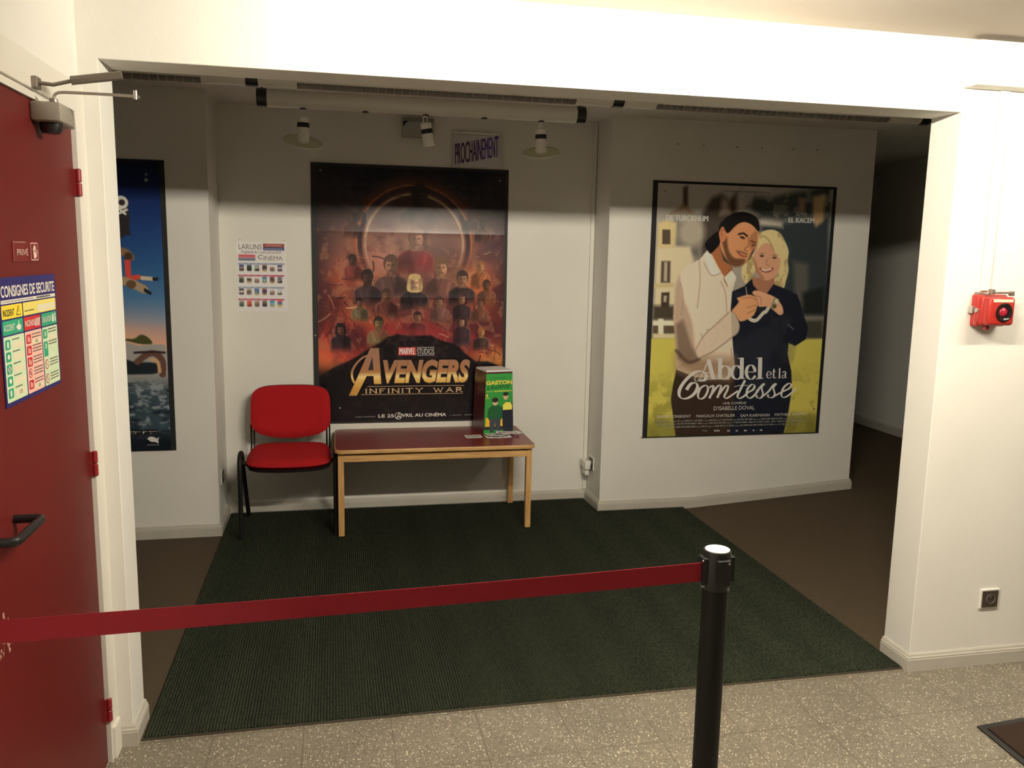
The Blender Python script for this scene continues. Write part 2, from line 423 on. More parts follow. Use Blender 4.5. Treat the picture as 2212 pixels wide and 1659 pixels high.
# ------------------------------------------------------------------ the setting
FX0, FX1, FY0, FY1 = -2.6, XCOR + 0.1, -5.0, 7.0
struct('floor', MB().box((-0.3, FY0, -0.1), (5.3, 0.012, 0.0)), M['terrazzo'], 'speckled beige terrazzo tile floor of the foyer', 'floor')
mb = MB()
mb.box((FX0, 0.012, -0.1), (RX, FY1, 0.0))
mb.prism([(RX, -0.1), (FX1, -0.1), (FX1, RS * (FX1 - RX)), (RX, 0.0)], 0.012, FY1, 'y')
struct('floor_alcove', mb, M['carpet'], 'brown carpet rising as a ramp to the right of the green mat', 'floor')
struct('ceiling', MB().box((-0.3, FY0, ZC), (5.3, 0.02, ZC + 0.1)), M['ceil'], 'plain pale foyer ceiling', 'ceiling')
struct('ceiling_alcove', MB().box((FX0, D - 0.05, ZA), (FX1, FY1, ZA + 0.1)), M['wall'], 'unlit ceiling of the poster alcove', 'ceiling')
mb = MB(); mb.prism([(FX0, -0.05), (0, -0.05), (0, ZT), (XR, ZT), (XR, -0.05), (FX1, -0.05), (FX1, 2.62), (FX0, 2.62)], 0.0, D, 'y', bev=0.003)
struct('wall_front', mb, M['wall'], 'white wall with the wide opening into the poster alcove', 'wall')
mb = MB(); mb.prism([(FX0, LY), (XA, LY), (XA, BY), (XB, BY), (XB, WY), (XE, WY), (XE, WY + 0.55), (FX0, WY + 0.55)], -0.05, 2.62, 'z', bev=0.004)
struct('wall_back', mb, M['wall'], 'white alcove wall carrying the three film posters', 'wall')
struct('wall_corridor', MB().box((XCOR, D, -0.05), (XCOR + 0.1, FY1, 2.62)), M['wall'], 'dim white corridor wall beyond the right poster', 'wall')
struct('wall_corridor_end', MB().box((FX0, FY1 - 0.1, -0.05), (FX1, FY1, 2.62)), M['wall'])
struct('wall_alcove_left', MB().box((FX0 - 0.1, D, -0.05), (FX0, FY1, 2.62)), M['wall'])
DY0, DY1, DZ = -1.030, -0.100, 2.045
mb = MB(); mb.prism([(FY0, -0.05), (DY0 - 0.012, -0.05), (DY0 - 0.012, DZ + 0.012), (DY1 + 0.012, DZ + 0.012), (DY1 + 0.012, -0.05), (-0.0005, -0.05), (-0.0005, 2.62), (FY0, 2.62)], XW - 0.16, XW, 'x')
struct('wall_left', mb, M['wall'], 'white side wall around the red door', 'wall')
M['darkwall'] = mat('dark_foyer_wall', (0.16, 0.14, 0.12), 0.6)
struct('wall_right', MB().box((5.2, FY0, -0.05), (5.3, -0.0005, 2.62)), M['darkwall'])
struct('wall_rear', MB().box((-0.3, FY0 - 0.1, -0.05), (5.3, FY0, 2.62)), M['darkwall'])

BPROF = [(-0.004, 0.0), (0.015, 0.0), (0.015, 0.050), (0.013, 0.053), (0.0135, 0.058), (0.009, 0.064), (0.008, 0.069), (0.004, HB), (-0.004, HB)]
def bboard(name, path, label): struct(name, MB().sweep(path, BPROF), M['base'], label, 'baseboard')
bboard('baseboard_front', [(XR, D, 0), (XR, 0, 0), (5.2, 0, 0)][::1], 'grey white baseboard around the right pier of the opening')
bboard('baseboard_left', [(XW + 0.013, 0, 0), (0, 0, 0), (0, D, 0)], 'white baseboard around the narrow pier beside the red door')
bboard('baseboard_back', [(-2.6, LY, 0), (XA, LY, 0), (XA, BY, 0), (XB, BY, 0), (XB, WY, 0), (RX + 0.03, WY, 0.0), (XE, WY, RS * (XE - RX)), (XE, WY + 0.5, RS * (XE - RX))], 'pale baseboard along the alcove walls below the posters')
bboard('baseboard_corridor', [(XCOR, 6.9, RS * (XCOR - RX)), (XCOR, D, RS * (XCOR - RX))], 'grey baseboard of the dim corridor wall')

# door with its frame
mb = MB(); fx = XW + 0.013
mb.prism([(DY0 - 0.10, 0), (DY0 - 0.10, 2.156), (-0.0006, 2.156), (-0.0006, 0), (DY1 + 0.004, 0), (DY1 + 0.004, DZ + 0.024), (DY0 - 0.004, DZ + 0.024), (DY0 - 0.004, 0)], XW - 0.10, fx, 'x', bev=0.002)
mb.box((XW - 0.09, DY0 - 0.0035, DZ + 0.004), (XW + 0.004, DY1 + 0.0035, DZ + 0.0235), 0.001)
mb.box((XW - 0.005, -0.085, 0.0), (fx + 0.011, -0.016, 0.118), 0.006)      # plinth block at the foot of the frame
struct('trim_1', mb, M['frame'], 'white painted frame of the red door', 'door frame')
mb = MB(); mb.box((XW - 0.045, DY0 + 0.003, 0.006), (XW, DY1 - 0.003, DZ), 0.002)
door = struct('door_1', mb, M['door'], 'plain red door marked private in the left wall', 'door')
for z in (1.867, 1.012, 0.185):
    mb = MB(); mb.cyl((XW + 0.010, DY1 + 0.006, z - 0.040), (XW + 0.010, DY1 + 0.006, z - 0.002), 0.0085, 14, bev=0.002)
    mb.cyl((XW + 0.010, DY1 + 0.006, z), (XW + 0.010, DY1 + 0.006, z + 0.040), 0.0085, 14, bev=0.003)
    mb.box((XW - 0.001, DY1 - 0.006, z - 0.038), (XW + 0.004, DY1 + 0.004, z + 0.038))
    mb.build('hinge', M['hinge'], door, smooth=True)
hx = XW + 0.062
mb = MB(); mb.tube([(XW - 0.002, -0.745, 1.040), (hx - 0.012, -0.745, 1.040), (hx - 0.003, -0.749, 1.040), (hx, -0.760, 1.040), (hx, -0.905, 1.040), (hx - 0.003, -0.916, 1.040), (hx - 0.012, -0.920, 1.040), (XW - 0.002, -0.920, 1.040)], 0.0105, n=16)
mb.build('pull_handle', M['black'], door, smooth=True)
# white scuffs left on the paint
mb = MB()
for k in range(16):
    a, b = -0.86 + random.uniform(-0.02, 0.035), 0.80 + random.uniform(-0.05, 0.055)
    p = [(a + random.uniform(-0.008, 0.008), b + random.uniform(-0.012, 0.012)) for _ in range(4)]
    c = np.mean(p, 0); p.sort(key=lambda q: math.atan2(q[1] - c[1], q[0] - c[0]))
    mb.prism(p, XW + 0.0001, XW + 0.0004, 'x')
mb.build('scuff_mark', mat('scuffed_paint', (0.55, 0.30, 0.25), 0.7), door)

# door closer
dc = thing('door_closer', 'grey overhead door closer with two loose metal arms above the red door', 'door closer', (XW, -0.45, 2.018))
mb = MB()
mb.box((-0.0005, 0.0, -0.024), (0.072, 0.115, 0.024), 0.007); mb.prism([(0.0, 0.112), (0.070, 0.112), (0.058, 0.172), (0.044, 0.180), (0.0, 0.180)], -0.022, 0.022, 'z', bev=0.004)
mb.build('closer_body', M['closer'], dc, smooth=True)
MB().lathe([(0, -0.050), (0.020, -0.050), (0.026, -0.042), (0.027, -0.0235), (0, -0.0235)], (0.034, 0.050, 0), n=24).build('spindle_cap', M['black'], dc, smooth=True)
MB().cyl((0.052, 0.020, 0.023), (0.052, 0.020, 0.034), 0.010, 18, bev=0.002).build('spindle', M['bronze'], dc, smooth=True)
MB().box((0.0132, -0.016, 0.052), (0.026, 0.022, 0.082), 0.003).build('arm_bracket', M['bronze'], dc)
mb = MB(); mb.tube([(0.022, 0.004, 0.068), (0.056, 0.010, 0.066), (0.100, 0.018, 0.080)], 0.0050, 0.008, 10)
A = Vector((0.096, 0.018, 0.080)); Bv = Vector((0.216, 0.030, 0.102)); d = (Bv - A).normalized()
mb.tube([A, A + d * 0.006, Bv - d * 0.006, Bv], 0.0115, 0.012, 8); mb.build('track_arm', M['bronze'], dc, smooth=True)
mb = MB(); mb.tube([(0.052, 0.020, 0.030), (0.055, 0.020, 0.042), (0.066, 0.020, 0.049), (0.10, 0.022, 0.051), (0.225, 0.030, 0.052), (0.256, 0.030, 0.050)], 0.0038, n=10, smooth=3)
mb.cyl((0.246, 0.030, 0.044), (0.246, 0.030, 0.066), 0.005, 12); mb.build('swing_arm', M['steel'], dc, smooth=True)

# mats, threshold
def mat_grid():
    mb = MB(); n = 270; x0, x1 = 0.026, 2.986; bm = mb.bm; rows = []
    for i in range(n * 2 + 1):
        x = x0 + (x1 - x0) * i / (n * 2); ye = (WY - 0.017) if x > XB - 0.02 else (BY - 0.017)
        z = 0.016 if i % 2 else 0.009
        ye -= 0.0 if i % 2 else 0.006
        ys = [0.016, 0.05] + [0.05 + (ye - 0.05) * k / 8 for k in range(1, 8)] + [ye]
        col = [bm.verts.new((x, 0.016, 0.0005))] + [bm.verts.new((x, y, z)) for y in ys] + [bm.verts.new((x, ye, 0.0005))]
        rows.append(col)
    for a, b in zip(rows, rows[1:]):
        for j in range(len(a) - 1): bm.faces.new((a[j], b[j], b[j + 1], a[j + 1]))
    return mb
tag(mat_grid().build('entrance_mat', M['loop']), 'large dark green ribbed mat covering the alcove floor', 'mat')
tag(MB().box((0.02, 0.0125, 0.0003), (2.99, 0.0155, 0.0075)).build('threshold_strip', M['strip']), 'thin dark metal strip along the front edge of the green mat', 'strip')
mb = MB(); mb.prism([(2.972, -0.428), (3.93, -0.345), (3.87, -1.06), (2.915, -1.145)], 0.0003, 0.006, 'z', m=M['black']); mb.prism([(2.998, -0.452), (3.905, -0.372), (3.85, -1.035), (2.945, -1.117)], 0.006, 0.010, 'z', m=M['darkmat'])
tag(mb.build('doormat'), 'dark brown doormat with black rubber rim on the terrazzo at far right', 'doormat')

# casing and conduits, sockets
mb = MB(); mb.box((3.0, -0.075, 2.328), (5.2, -0.0006, 2.487), 0.006)
struct('trim_2', mb, M['wall'], 'white boxed casing below the foyer ceiling at top right', 'casing')
struct('trim_3', MB().box((3.165, -0.011, 1.575), (3.205, -0.0006, 2.329), 0.003), M['wall'], 'white conduit running down from the boxed casing to the red alarm', 'conduit')
struct('trim_4', MB().box((XB - 0.030, BY - 0.013, 0.078), (XB - 0.004, BY - 0.0006, ZA - 0.02), 0.002), M['wall'], 'white cable conduit in the corner between the two alcove walls', 'conduit')
def outlet(loc, rz, label, plate, rim, group=None):
    t = thing('wall_outlet', label, 'socket', loc, rz)
    MB().box((-0.045, -0.008, -0.042), (0.045, 0, 0.042), 0.002).build('frame', rim, t)
    mb = MB(); mb.box((-0.038, -0.0115, -0.036), (0.038, -0.007, 0.036), 0.002)
    mb.build('cover_plate', plate, t)
    mb = MB(); mb.lathe([(0.0215, 0.0), (0.0215, 0.003), (0.019, 0.003), (0.019, -0.0005), (0, -0.0005)], (0, -0.0115, 0), (0, -1, 0), 28); mb.build('socket_well', M['bronze'], t, smooth=True)
    for sx in (-0.0095, 0.0095): MB().cyl((sx, -0.0105, 0), (sx, -0.0125, 0), 0.0026, 10).build('contact_hole', M['black'], t)
    MB().cyl((0, -0.0105, 0.011), (0, -0.016, 0.011), 0.0024, 10).build('earth_pin', M['steel'], t)
    return t
outlet((3.362, 0, 0.292), 0, 'dark brown wall socket in a white frame low on the right foyer wall', M['brown'], M['white'])
outlet((XA, 2.325, 0.325), PI / 2, 'dark socket on the narrow wall return behind the red chair', M['brown'], M['white'])
outlet((XB, 2.475, 0.290), -PI / 2, 'dark socket with a white plug on the corner return right of the table', M['brown'], M['white'])
pl = thing('power_plug', 'white power plug and adapter beside the corner conduit right of the table', 'plug', (XB - 0.03, 2.475, 0.25))
MB().box((-0.026, -0.02, -0.005), (0.016, 0.10, 0.052), 0.010).build('adapter_body', M['white'], pl, smooth=True)
MB().lathe([(0, 0), (0.014, 0), (0.017, 0.016), (0.017, 0.020), (0, 0.020)], (-0.003, 0.0, 0.040), (1, 0, 0), 20).build('plug_head', M['white'], pl, smooth=True)
MB().box((-0.018, 0.0, -0.050), (0.012, 0.08, -0.004), 0.008).build('lower_block', M['white'], pl, smooth=True)

# ------------------------------------------------------------------ lights in the foyer: battens fixed to the ceiling in front of the opening
def batten(x0, x1, y, k, label):
    t = thing('ceiling_light', label, 'ceiling light', ((x0 + x1) / 2, y, ZC))
    h = (x1 - x0) / 2
    MB().box((-h, -0.03, -0.10), (h, 0.03, -0.0006), 0.006).build('housing', M['white'], t)
    em = mat('fluorescent_tube', (1, 1, 1), 0.5, emit=(LAMP_COL, LAMP_POWER * k))
    MB().cyl((-h + 0.04, 0, -0.140), (h - 0.04, 0, -0.140), 0.019, 16).build('fluorescent_tube', em, t, smooth=True)
    for s in (-1, 1): MB().box((s * (h - 0.02) - 0.018, -0.018, -0.162), (s * (h - 0.02) + 0.018, 0.018, -0.095), 0.004).build('lamp_holder', M['white'], t)
batten(1.08, 2.30, -1.0, 1.0, 'white fluorescent batten on the foyer ceiling in front of the opening')
batten(3.10, 4.32, -1.0, 0.27, 'dimmer fluorescent batten on the foyer ceiling in front of the right pier')

# ------------------------------------------------------------------ louvred luminaires behind the lintel and the spotlight tube
def pod(x0, x1, y, z, r, first, label):
    """one 1.5 m tube module: white ends, louvre section between, black coupler at the left end"""
    t = thing('louvre_luminaire', label, 'luminaire', (x0, y, z), group='white tube luminaires along the opening')
    L = x1 - x0; a, b = 0.195, L - 0.165; n = 28
    mb = MB()
    for p, q in ((0.045, a), (b, L)): mb.cyl((p, 0, 0), (q, 0, 0), r, n)
    # upper shell over the louvre
    ang = [math.radians(-35 + 250 * i / 20) for i in range(21)]
    for i in range(20):
        vs = []
        for x, k in ((a, i), (b, i), (b, i + 1), (a, i + 1)): vs.append(mb.bm.verts.new((x, r * math.cos(ang[k]), r * math.sin(ang[k]))))
        mb.bm.faces.new(vs)
    mb.build('tube_body', M['tube'], t, smooth=True)
    mb = MB(); k = int((b - a) / 0.0315)
    for i in range(k + 1):
        x = a + (b - a) * i / k
        pts = []
        for j in range(9):
            th = math.radians(200 + 140 * j / 8); pts.append((r * 0.97 * math.cos(th), r * 0.97 * math.sin(th)))
        mb.prism(pts + [(r * 0.5, -0.004), (-r * 0.5, -0.004)], x - 0.0018, x + 0.0018, 'x')
    mb.box((a, -0.0015, -r * 0.97), (b, 0.0015, -r * 0.2))
    tag(mb.build('louvre', M['louvre'], t))
    mb = MB(); mb.cyl((-0.001, 0, 0), (0.046, 0, 0), r + 0.002, n); mb.build('coupler', M['black'], t, smooth=True)
    mb = MB(); mb.cyl((0.022, 0, r), (0.022, 0, ZA - z - 0.0006), 0.004, 10); mb.build('hanger_rod', M['black'], t)
    return t
YT, ZTB, RT = 0.75, 2.362, 0.041
pod(-1.105, 0.358, YT, ZTB, RT, 0, 'white tube luminaire behind the left end of the lintel, reaching past the pier')
pod(0.360, 1.876, YT, ZTB, RT, 1, 'white tube luminaire with long louvre behind the middle of the lintel')
pod(1.878, 3.386, YT, ZTB, RT, 1, 'white tube luminaire behind the right part of the lintel above the couple poster')
pod(3.388, 4.9, YT, ZTB, RT, 1, 'white tube luminaire starting at the black coupler behind the right jamb')

YS, ZS, RS2 = 1.3, 2.372, 0.040
tb = thing('spotlight_tube', 'white ceiling tube with black end caps that carries the three spotlights', 'luminaire', (0.354, YS, ZS))
LT = 1.565
MB().cyl((0.046, 0, 0), (LT - 0.046, 0, 0), RS2, 32).build('tube_body', M['tube'], tb, smooth=True)
for a in (0.0, LT - 0.046):
    MB().cyl((a, 0, 0), (a + 0.046, 0, 0), RS2 + 0.002, 32, bev=0.002).build('end_cap', M['black'], tb, smooth=True)
    MB().cyl((a + 0.023, 0, RS2), (a + 0.023, 0, ZA - ZS - 0.0006), 0.004, 10).build('hanger_rod', M['black'], tb)
for i in range(5):
    mb = MB(); x = 0.206 + 0.2845 * i
    mb.lathe([(0, 0.0), (0.016, 0.0), (0.016, 0.006), (0, 0.006)], (x, 0, -RS2 - 0.002), (0, 0, 1), 20); mb.build('socket', M['black'], tb)
def spot(x, tilt, yaw, disc, label):
    t = thing('spotlight', label, 'spotlight', (x, YS, ZS - RS2 - 0.002), group='spotlights under the white tube')
    mb = MB(); mb.box((-0.012, -0.004, -0.044), (-0.006, 0.004, 0.0)); mb.box((0.006, -0.004, -0.044), (0.012, 0.004, 0.0)); mb.box((-0.012, -0.004, -0.004), (0.012, 0.004, 0.0))
    mb.build('stem', M['white'], t)
    R = Matrix.Rotation(yaw, 3, 'Z') @ Matrix.Rotation(tilt, 3, 'Y')
    Rx = R.to_euler()
    mb = MB(); mb.lathe([(0, -0.003), (0.018, -0.003), (0.0265, -0.010), (0.0265, -0.034)], n=28); mb.lathe([(0.0265, -0.054), (0.0275, -0.115), (0.0250, -0.115), (0.020, -0.075), (0, -0.075)], n=28)
    b = mb.build('lamp_body', M['white'], t, (0, 0, -0.028), Rx, smooth=True)
    MB().lathe([(0.0260, -0.033), (0.0285, -0.034), (0.0285, -0.054), (0.0260, -0.055)], n=28).build('band', M['black'], t, (0, 0, -0.028), Rx, smooth=True)
    if disc:
        tl, th = disc
        Rd = (Matrix.Rotation(th, 3, 'Y') @ Matrix.Rotation(tl, 3, 'X')).to_euler()
        c = R @ Vector((0, 0, -0.118)) + Vector((0, 0, -0.028))
        g = MB().lathe([(0.026, 0.002), (0.086, 0.002), (0.086, -0.002), (0.026, -0.002)], n=48).build('glass_disc', M['disc'], t, c, Rd, smooth=True)
        MB().lathe([(0.086, 0.003), (0.0905, 0.003), (0.0905, -0.003), (0.086, -0.003), (0.086, 0.003)], n=48).build('rim', M['rim'], g, smooth=True)
    return t
spot(0.560, 0.02, 0.0, (math.radians(25), math.radians(9)), 'white spotlight with black band and glass disc under the left end of the tube')
spot(1.127, -0.20, 0.35, None, 'tilted white spotlight without a disc under the middle of the tube')
spot(1.697, -0.03, 0.0, (math.radians(22), math.radians(-9)), 'white spotlight with black band and glass disc near the right end of the tube')

# small grey box high on the wall
wb = thing('wall_box', 'small grey box fixed high on the wall behind the middle spotlight', 'box', (1.214, BY, 2.452))
mb = MB(); mb.prism([(0, -0.058), (-0.072, -0.058), (-0.085, 0.030), (-0.050, 0.058), (0, 0.058)], -0.096, 0.096, 'x'); mb.build('housing', mat('grey_box_plastic', (0.36, 0.36, 0.31), 0.5), wb)
mb = MB(); mb.prism([(-0.096, -0.004), (-0.074, 0.024), (-0.060, 0.032), (-0.096, 0.032)], -0.0872, -0.0845, 'y'); mb.build('dark_window', M['lens'], wb)

# nails above the couple poster
for x, z in ((2.830, 2.395), (3.005, 2.393), (3.236, 2.393), (3.411, 2.393), (3.635, 2.395), (3.804, 2.400)):
    o = MB().lathe([(0, -0.012), (0.0022, -0.012), (0.0022, 0.0), (0.0055, 0.001), (0.0040, 0.004), (0, 0.005)], n=10).build('nail', M['bronze'], None, (x, WY - 0.010, z), (PI / 2, 0, 0))
    tag(o, 'small nail in the row of nails on the wall above the couple poster', 'nail', 'nails above the couple poster')

# ------------------------------------------------------------------ alarm sounder
al = thing('alarm_sounder', 'red alarm sounder box with round black lens on the right foyer wall', 'alarm', (3.197, 0, 1.500))
mb = MB(); mb.box((-0.066, -0.040, -0.062), (0.066, 0.0, 0.062), 0.008, seg=3); mb.box((-0.062, -0.060, -0.058), (0.062, -0.030, 0.058), 0.014, seg=4); mb.build('back_box', M['alarm'], al, smooth=True)
mb = MB(); mb.box((-0.058, -0.092, -0.055), (0.058, -0.050, 0.055), 0.013, seg=4); mb.build('front_cover', M['alarm'], al, smooth=True)
mb = MB(); mb.lathe([(0.036, 0), (0.036, 0.004), (0.031, 0.006), (0.024, 0.001), (0.019, 0.000), (0, 0.000)], (0.006, -0.0925, -0.004), (0, -1, 0), 36); mb.build('sounder_ring', M['lens'], al, smooth=True)
mb = MB(); mb.lathe([(0.018, 0), (0.014, 0.005), (0.007, 0.0075), (0, 0.008)], (0.004, -0.0925, -0.003), (0, -1, 0), 28); mb.build('red_lens', M['redlens'], al, smooth=True)
MB().box((-0.044, -0.0932, 0.035), (0.044, -0.0918, 0.046), 0.0004).build('cream_label', M['cream'], al)
mb = MB(); mb.box((-0.030, -0.070, 0.066), (0.064, -0.058, 0.075), 0.002); mb.box((0.052, -0.074, 0.058), (0.064, -0.054, 0.077), 0.002); mb.box((-0.036, -0.072, 0.064), (-0.022, -0.050, 0.084), 0.002); mb.box((-0.056, -0.03, 0.060), (-0.034, -0.002, 0.070), 0.002); mb.box((-0.04, -0.06, 0.060), (-0.034, -0.01, 0.067))
mb.build('top_bracket', M['bronze'], al)
mb = MB(); mb.box((-0.078, -0.026, -0.012), (-0.060, -0.002, 0.016), 0.002); mb.cyl((-0.060, -0.036, 0.001), (-0.071, -0.036, 0.001), 0.009, 16); mb.build('side_latch', M['steel'], al)
mb = MB(); mb.tube([(-0.0665, -0.044, -0.004), (-0.068, -0.046, -0.030), (-0.068, -0.038, -0.050), (-0.068, -0.028, -0.046), (-0.0665, -0.026, -0.006)], 0.0007, n=6, smooth=5); mb.build('seal_wire', M['steel'], al)
MB().box((-0.036, -0.058, -0.074), (-0.020, -0.036, -0.055), 0.003).build('bottom_lug', M['hinge'], al)

# ------------------------------------------------------------------ stanchion with belt
st = thing('belt_barrier', 'black barrier post with white top and red belt stretched across the opening', 'barrier post', (1.616, -1.0, 0))
MB().lathe([(0, 0.0), (0.165, 0.0), (0.165, 0.008), (0.155, 0.016), (0.05, 0.030), (0.034, 0.034), (0, 0.034)], n=48).build('foot_plate', M['blackm'], st, smooth=True)
MB().cyl((0, 0, 0.03), (0, 0, 0.862), 0.0325, 40).build('post', M['blackm'], st, smooth=True)
mb = MB(); mb.lathe([(0, 0.862), (0.0335, 0.862), (0.0345, 0.866), (0.0345, 0.955), (0.0335, 0.962), (0.0300, 0.9625)], n=40); mb.build('belt_head', M['black'], st, smooth=True)
MB().lathe([(0.0303, 0.9615), (0.0300, 0.9640), (0, 0.9645)], n=40).build('top_cap', M['cap'], st, smooth=True)
ab = math.atan2(-0.04, -1.6)
for k in range(4):
    a = ab + k * PI / 2
    o = MB().box((-0.008, -0.017, -0.033), (0.006, 0.017, 0.033), 0.002).build('belt_slot', M['black'], st, (0.0365 * math.cos(a), 0.0365 * math.sin(a), 0.913), (0, 0, a))
    for z in (0.026, -0.040): MB().cyl((0.0, 0.012, z), (0.008, 0.012, z), 0.0028, 8).build('screw', M['steel'], o)
mb = MB(); bm = mb.bm; N = 40; top = []; bot = []; top2 = []; bot2 = []
x0, y0, z0 = -0.030, -0.002, 0.907; x1, y1, z1 = -1.655, -0.045, 0.892
dx, dy = (x1 - x0), (y1 - y0); ln = math.hypot(dx, dy); nx, ny = -dy / ln, dx / ln
for i in range(N + 1):
    t = i / N; sag = -0.004 * 4 * t * (1 - t); tw = 0.002 * math.sin(5 * t)
    X, Y, Z = x0 + dx * t, y0 + dy * t, z0 + (z1 - z0) * t + sag
    for lst, o_, h in ((top, 0.0006, 0.0245), (bot, 0.0006, -0.0245), (top2, -0.0006, 0.0245), (bot2, -0.0006, -0.0245)):
        k = o_ + tw * (1 if h > 0 else -1); lst.append(bm.verts.new((X + nx * k, Y + ny * k, Z + h)))
for i in range(N):
    bm.faces.new((top[i], top[i + 1], bot[i + 1], bot[i])); bm.faces.new((top2[i + 1], top2[i], bot2[i], bot2[i + 1]))
    bm.faces.new((top2[i], top2[i + 1], top[i + 1], top[i])); bm.faces.new((bot[i], bot[i + 1], bot2[i + 1], bot2[i]))
mb.build('belt', M['belt'], st, smooth=True)
MB().box((-1.661, -0.070, 0.86), (-1.648, -0.020, 0.925), 0.003).build('wall_clip', M['black'], st)

# ------------------------------------------------------------------ chair
ch = thing('stacking_chair', 'red upholstered chair with black steel frame left of the low table', 'chair', (0.413, 2.25, 0.0163))
def pad(w0, w1, h, t, bulge, rad=0.09, nx=22, nz=16, low=0.0, crown=0.0):
    """rounded cushion in the x/z plane, front towards -y; w0 lower half width, w1 upper half width, low/crown bow the lower/upper edge"""
    mb = MB(); bm = mb.bm
    def shape(u, v):   # u,v in -1..1 squircle-mapped
        ex = 5.0
        k = (abs(u) ** ex + abs(v) ** ex) ** (1 / ex); mx = max(abs(u), abs(v), 1e-6); s_ = mx / max(k, 1e-6)
        U, V = u * s_, v * s_
        wd = w0 + (w1 - w0) * (V + 1) / 2
        z = h / 2 * V + (-low * (1 - U * U) if V < 0 else crown * (1 - U * U)) * abs(V)
        return U * wd, z
    def grid(side):
        g = []
        for j in range(nz + 1):
            r = []
            for i in range(nx + 1):
                u, v = -1 + 2 * i / nx, -1 + 2 * j / nz
                x, z = shape(u, v); e = max(abs(u), abs(v))
                d = t / 2 * (max(0.0, 1 - e ** 7)) ** 0.45
                y = side * d + bulge * (1 - u * u)
                r.append(bm.verts.new((x, y, z)))
            g.append(r)
        return g
    a, b = grid(-1), grid(1)
    for g, fl in ((a, False), (b, True)):
        for j in range(nz):
            for i in range(nx):
                q = [g[j][i], g[j][i + 1], g[j + 1][i + 1], g[j + 1][i]]
                bm.faces.new(q[::-1] if fl else q)
    bmesh.ops.remove_doubles(bm, verts=bm.verts[:], dist=1e-5)
    bmesh.ops.recalc_face_normals(bm, faces=bm.faces[:])
    return mb
bt = math.radians(-12)
pad(0.243, 0.236, 0.285, 0.042, 0.022, low=0.034, crown=0.010).build('backrest', M['red_fabric'], ch, (0.004, 0.178, 0.692), (bt, 0, 0), smooth=True, angle=80)
pad(0.240, 0.232, 0.280, 0.012, 0.022, low=0.034, crown=0.010).build('back_shell', M['black'], ch, (0.004, 0.205, 0.694), (bt, 0, 0), smooth=True, angle=80)
# seat lies flat: build in x/z then lay back
pad(0.235, 0.250, 0.405, 0.062, 0.0, low=0.0, crown=0.034).build('seat', M['red_fabric'], ch, (0.003, -0.006, 0.447), (math.radians(94.5), 0, 0), smooth=True, angle=80)
pad(0.228, 0.243, 0.390, 0.022, 0.0, low=0.0, crown=0.032).build('seat_shell', M['black'], ch, (0.003, -0.004, 0.412), (math.radians(94.5), 0, 0), smooth=True, angle=80)
for s in (-1, 1):
    x = 0.270 * s
    p = [(x, -0.200, 0.002), (x, -0.190, 0.38), (x, -0.180, 0.445), (x, -0.160, 0.478), (x, -0.125, 0.490), (x, -0.08, 0.484), (x, -0.052, 0.455), (x, -0.03, 0.40)]
    MB().tube(p, 0.0135, 0.0135, 12, smooth=4).build('front_leg', M['blackm'], ch, smooth=True)
    p = [(x, -0.032, 0.40), (x, 0.02, 0.36), (x, 0.235, 0.002)]
    p = [(x, -0.03, 0.405), (x, 0.10, 0.20), (x, 0.234, 0.010)]
    MB().tube(p, 0.0135, 0.0135, 12).build('rear_leg', M['blackm'], ch, smooth=True)
    for yy in (-0.20, 0.238):
        MB().cyl((x, yy, 0.0), (x, yy, 0.016), 0.0165, 14).build('foot_cap', M['black'], ch, smooth=True)
    for dx_ in (-0.0085, 0.0085): MB().tube([(0.228 * s + dx_, -0.04, 0.425), (0.228 * s + dx_, 0.14, 0.430), (0.228 * s + dx_, 0.182, 0.445), (0.228 * s + dx_, 0.196, 0.50), (0.228 * s + dx_, 0.196, 0.60)], 0.0055, 0.0055, 8, smooth=3).build('back_upright', M['blackm'], ch, smooth=True)
for yy, zz in ((-0.13, 0.425), (0.06, 0.425)): MB().tube([(-0.262, yy if yy < 0 else 0.0, 0.44 if yy < 0 else 0.40), (-0.22, yy, zz - 0.012), (0.22, yy, zz - 0.012), (0.262, yy if yy < 0 else 0.0, 0.44 if yy < 0 else 0.40)], 0.009, n=10).build('seat_rail', M['blackm'], ch, smooth=True)

# ------------------------------------------------------------------ table
TZ = 0.545
tbx = thing('low_table', 'low wooden table with burgundy top beside the red chair', 'table', (1.278, 2.272, 0.0163)); TZ_ = TZ - 0.0163
def rr(hx_, hy_, r, n=8):
    p = []
    for cx_, cy_, a0 in ((hx_ - r, hy_ - r, 0), (-hx_ + r, hy_ - r, 90), (-hx_ + r, -hy_ + r, 180), (hx_ - r, -hy_ + r, 270)):
        for k in range(n + 1):
            a = math.radians(a0 + 90 * k / n); p.append((cx_ + r * math.cos(a), cy_ + r * math.sin(a)))
    return p
MB().prism(rr(0.599, 0.303, 0.045), TZ_ - 0.024, TZ_ - 0.0004, 'z', bev=0.005).build('tabletop', M['wood'], tbx, smooth=True)
MB().prism(rr(0.593, 0.297, 0.040), TZ_ - 0.001, TZ_, 'z').build('top_laminate', M['laminate'], tbx)
for sx in (-1, 1):
    for sy in (-1, 1):
        cx_, cy_ = sx * 0.5635, sy * 0.254 + (0.012 if sy > 0 else 0)
        MB().box((cx_ - 0.0175, cy_ - 0.0175, 0.0), (cx_ + 0.0175, cy_ + 0.0175, TZ_ - 0.030), 0.003).build('leg', M['wood_leg'], tbx)
for sy in (-0.262, 0.262): MB().box((-0.547, sy - 0.011, TZ_ - 0.078), (0.547, sy + 0.011, TZ_ - 0.036), 0.002).build('apron', M['wood'], tbx)
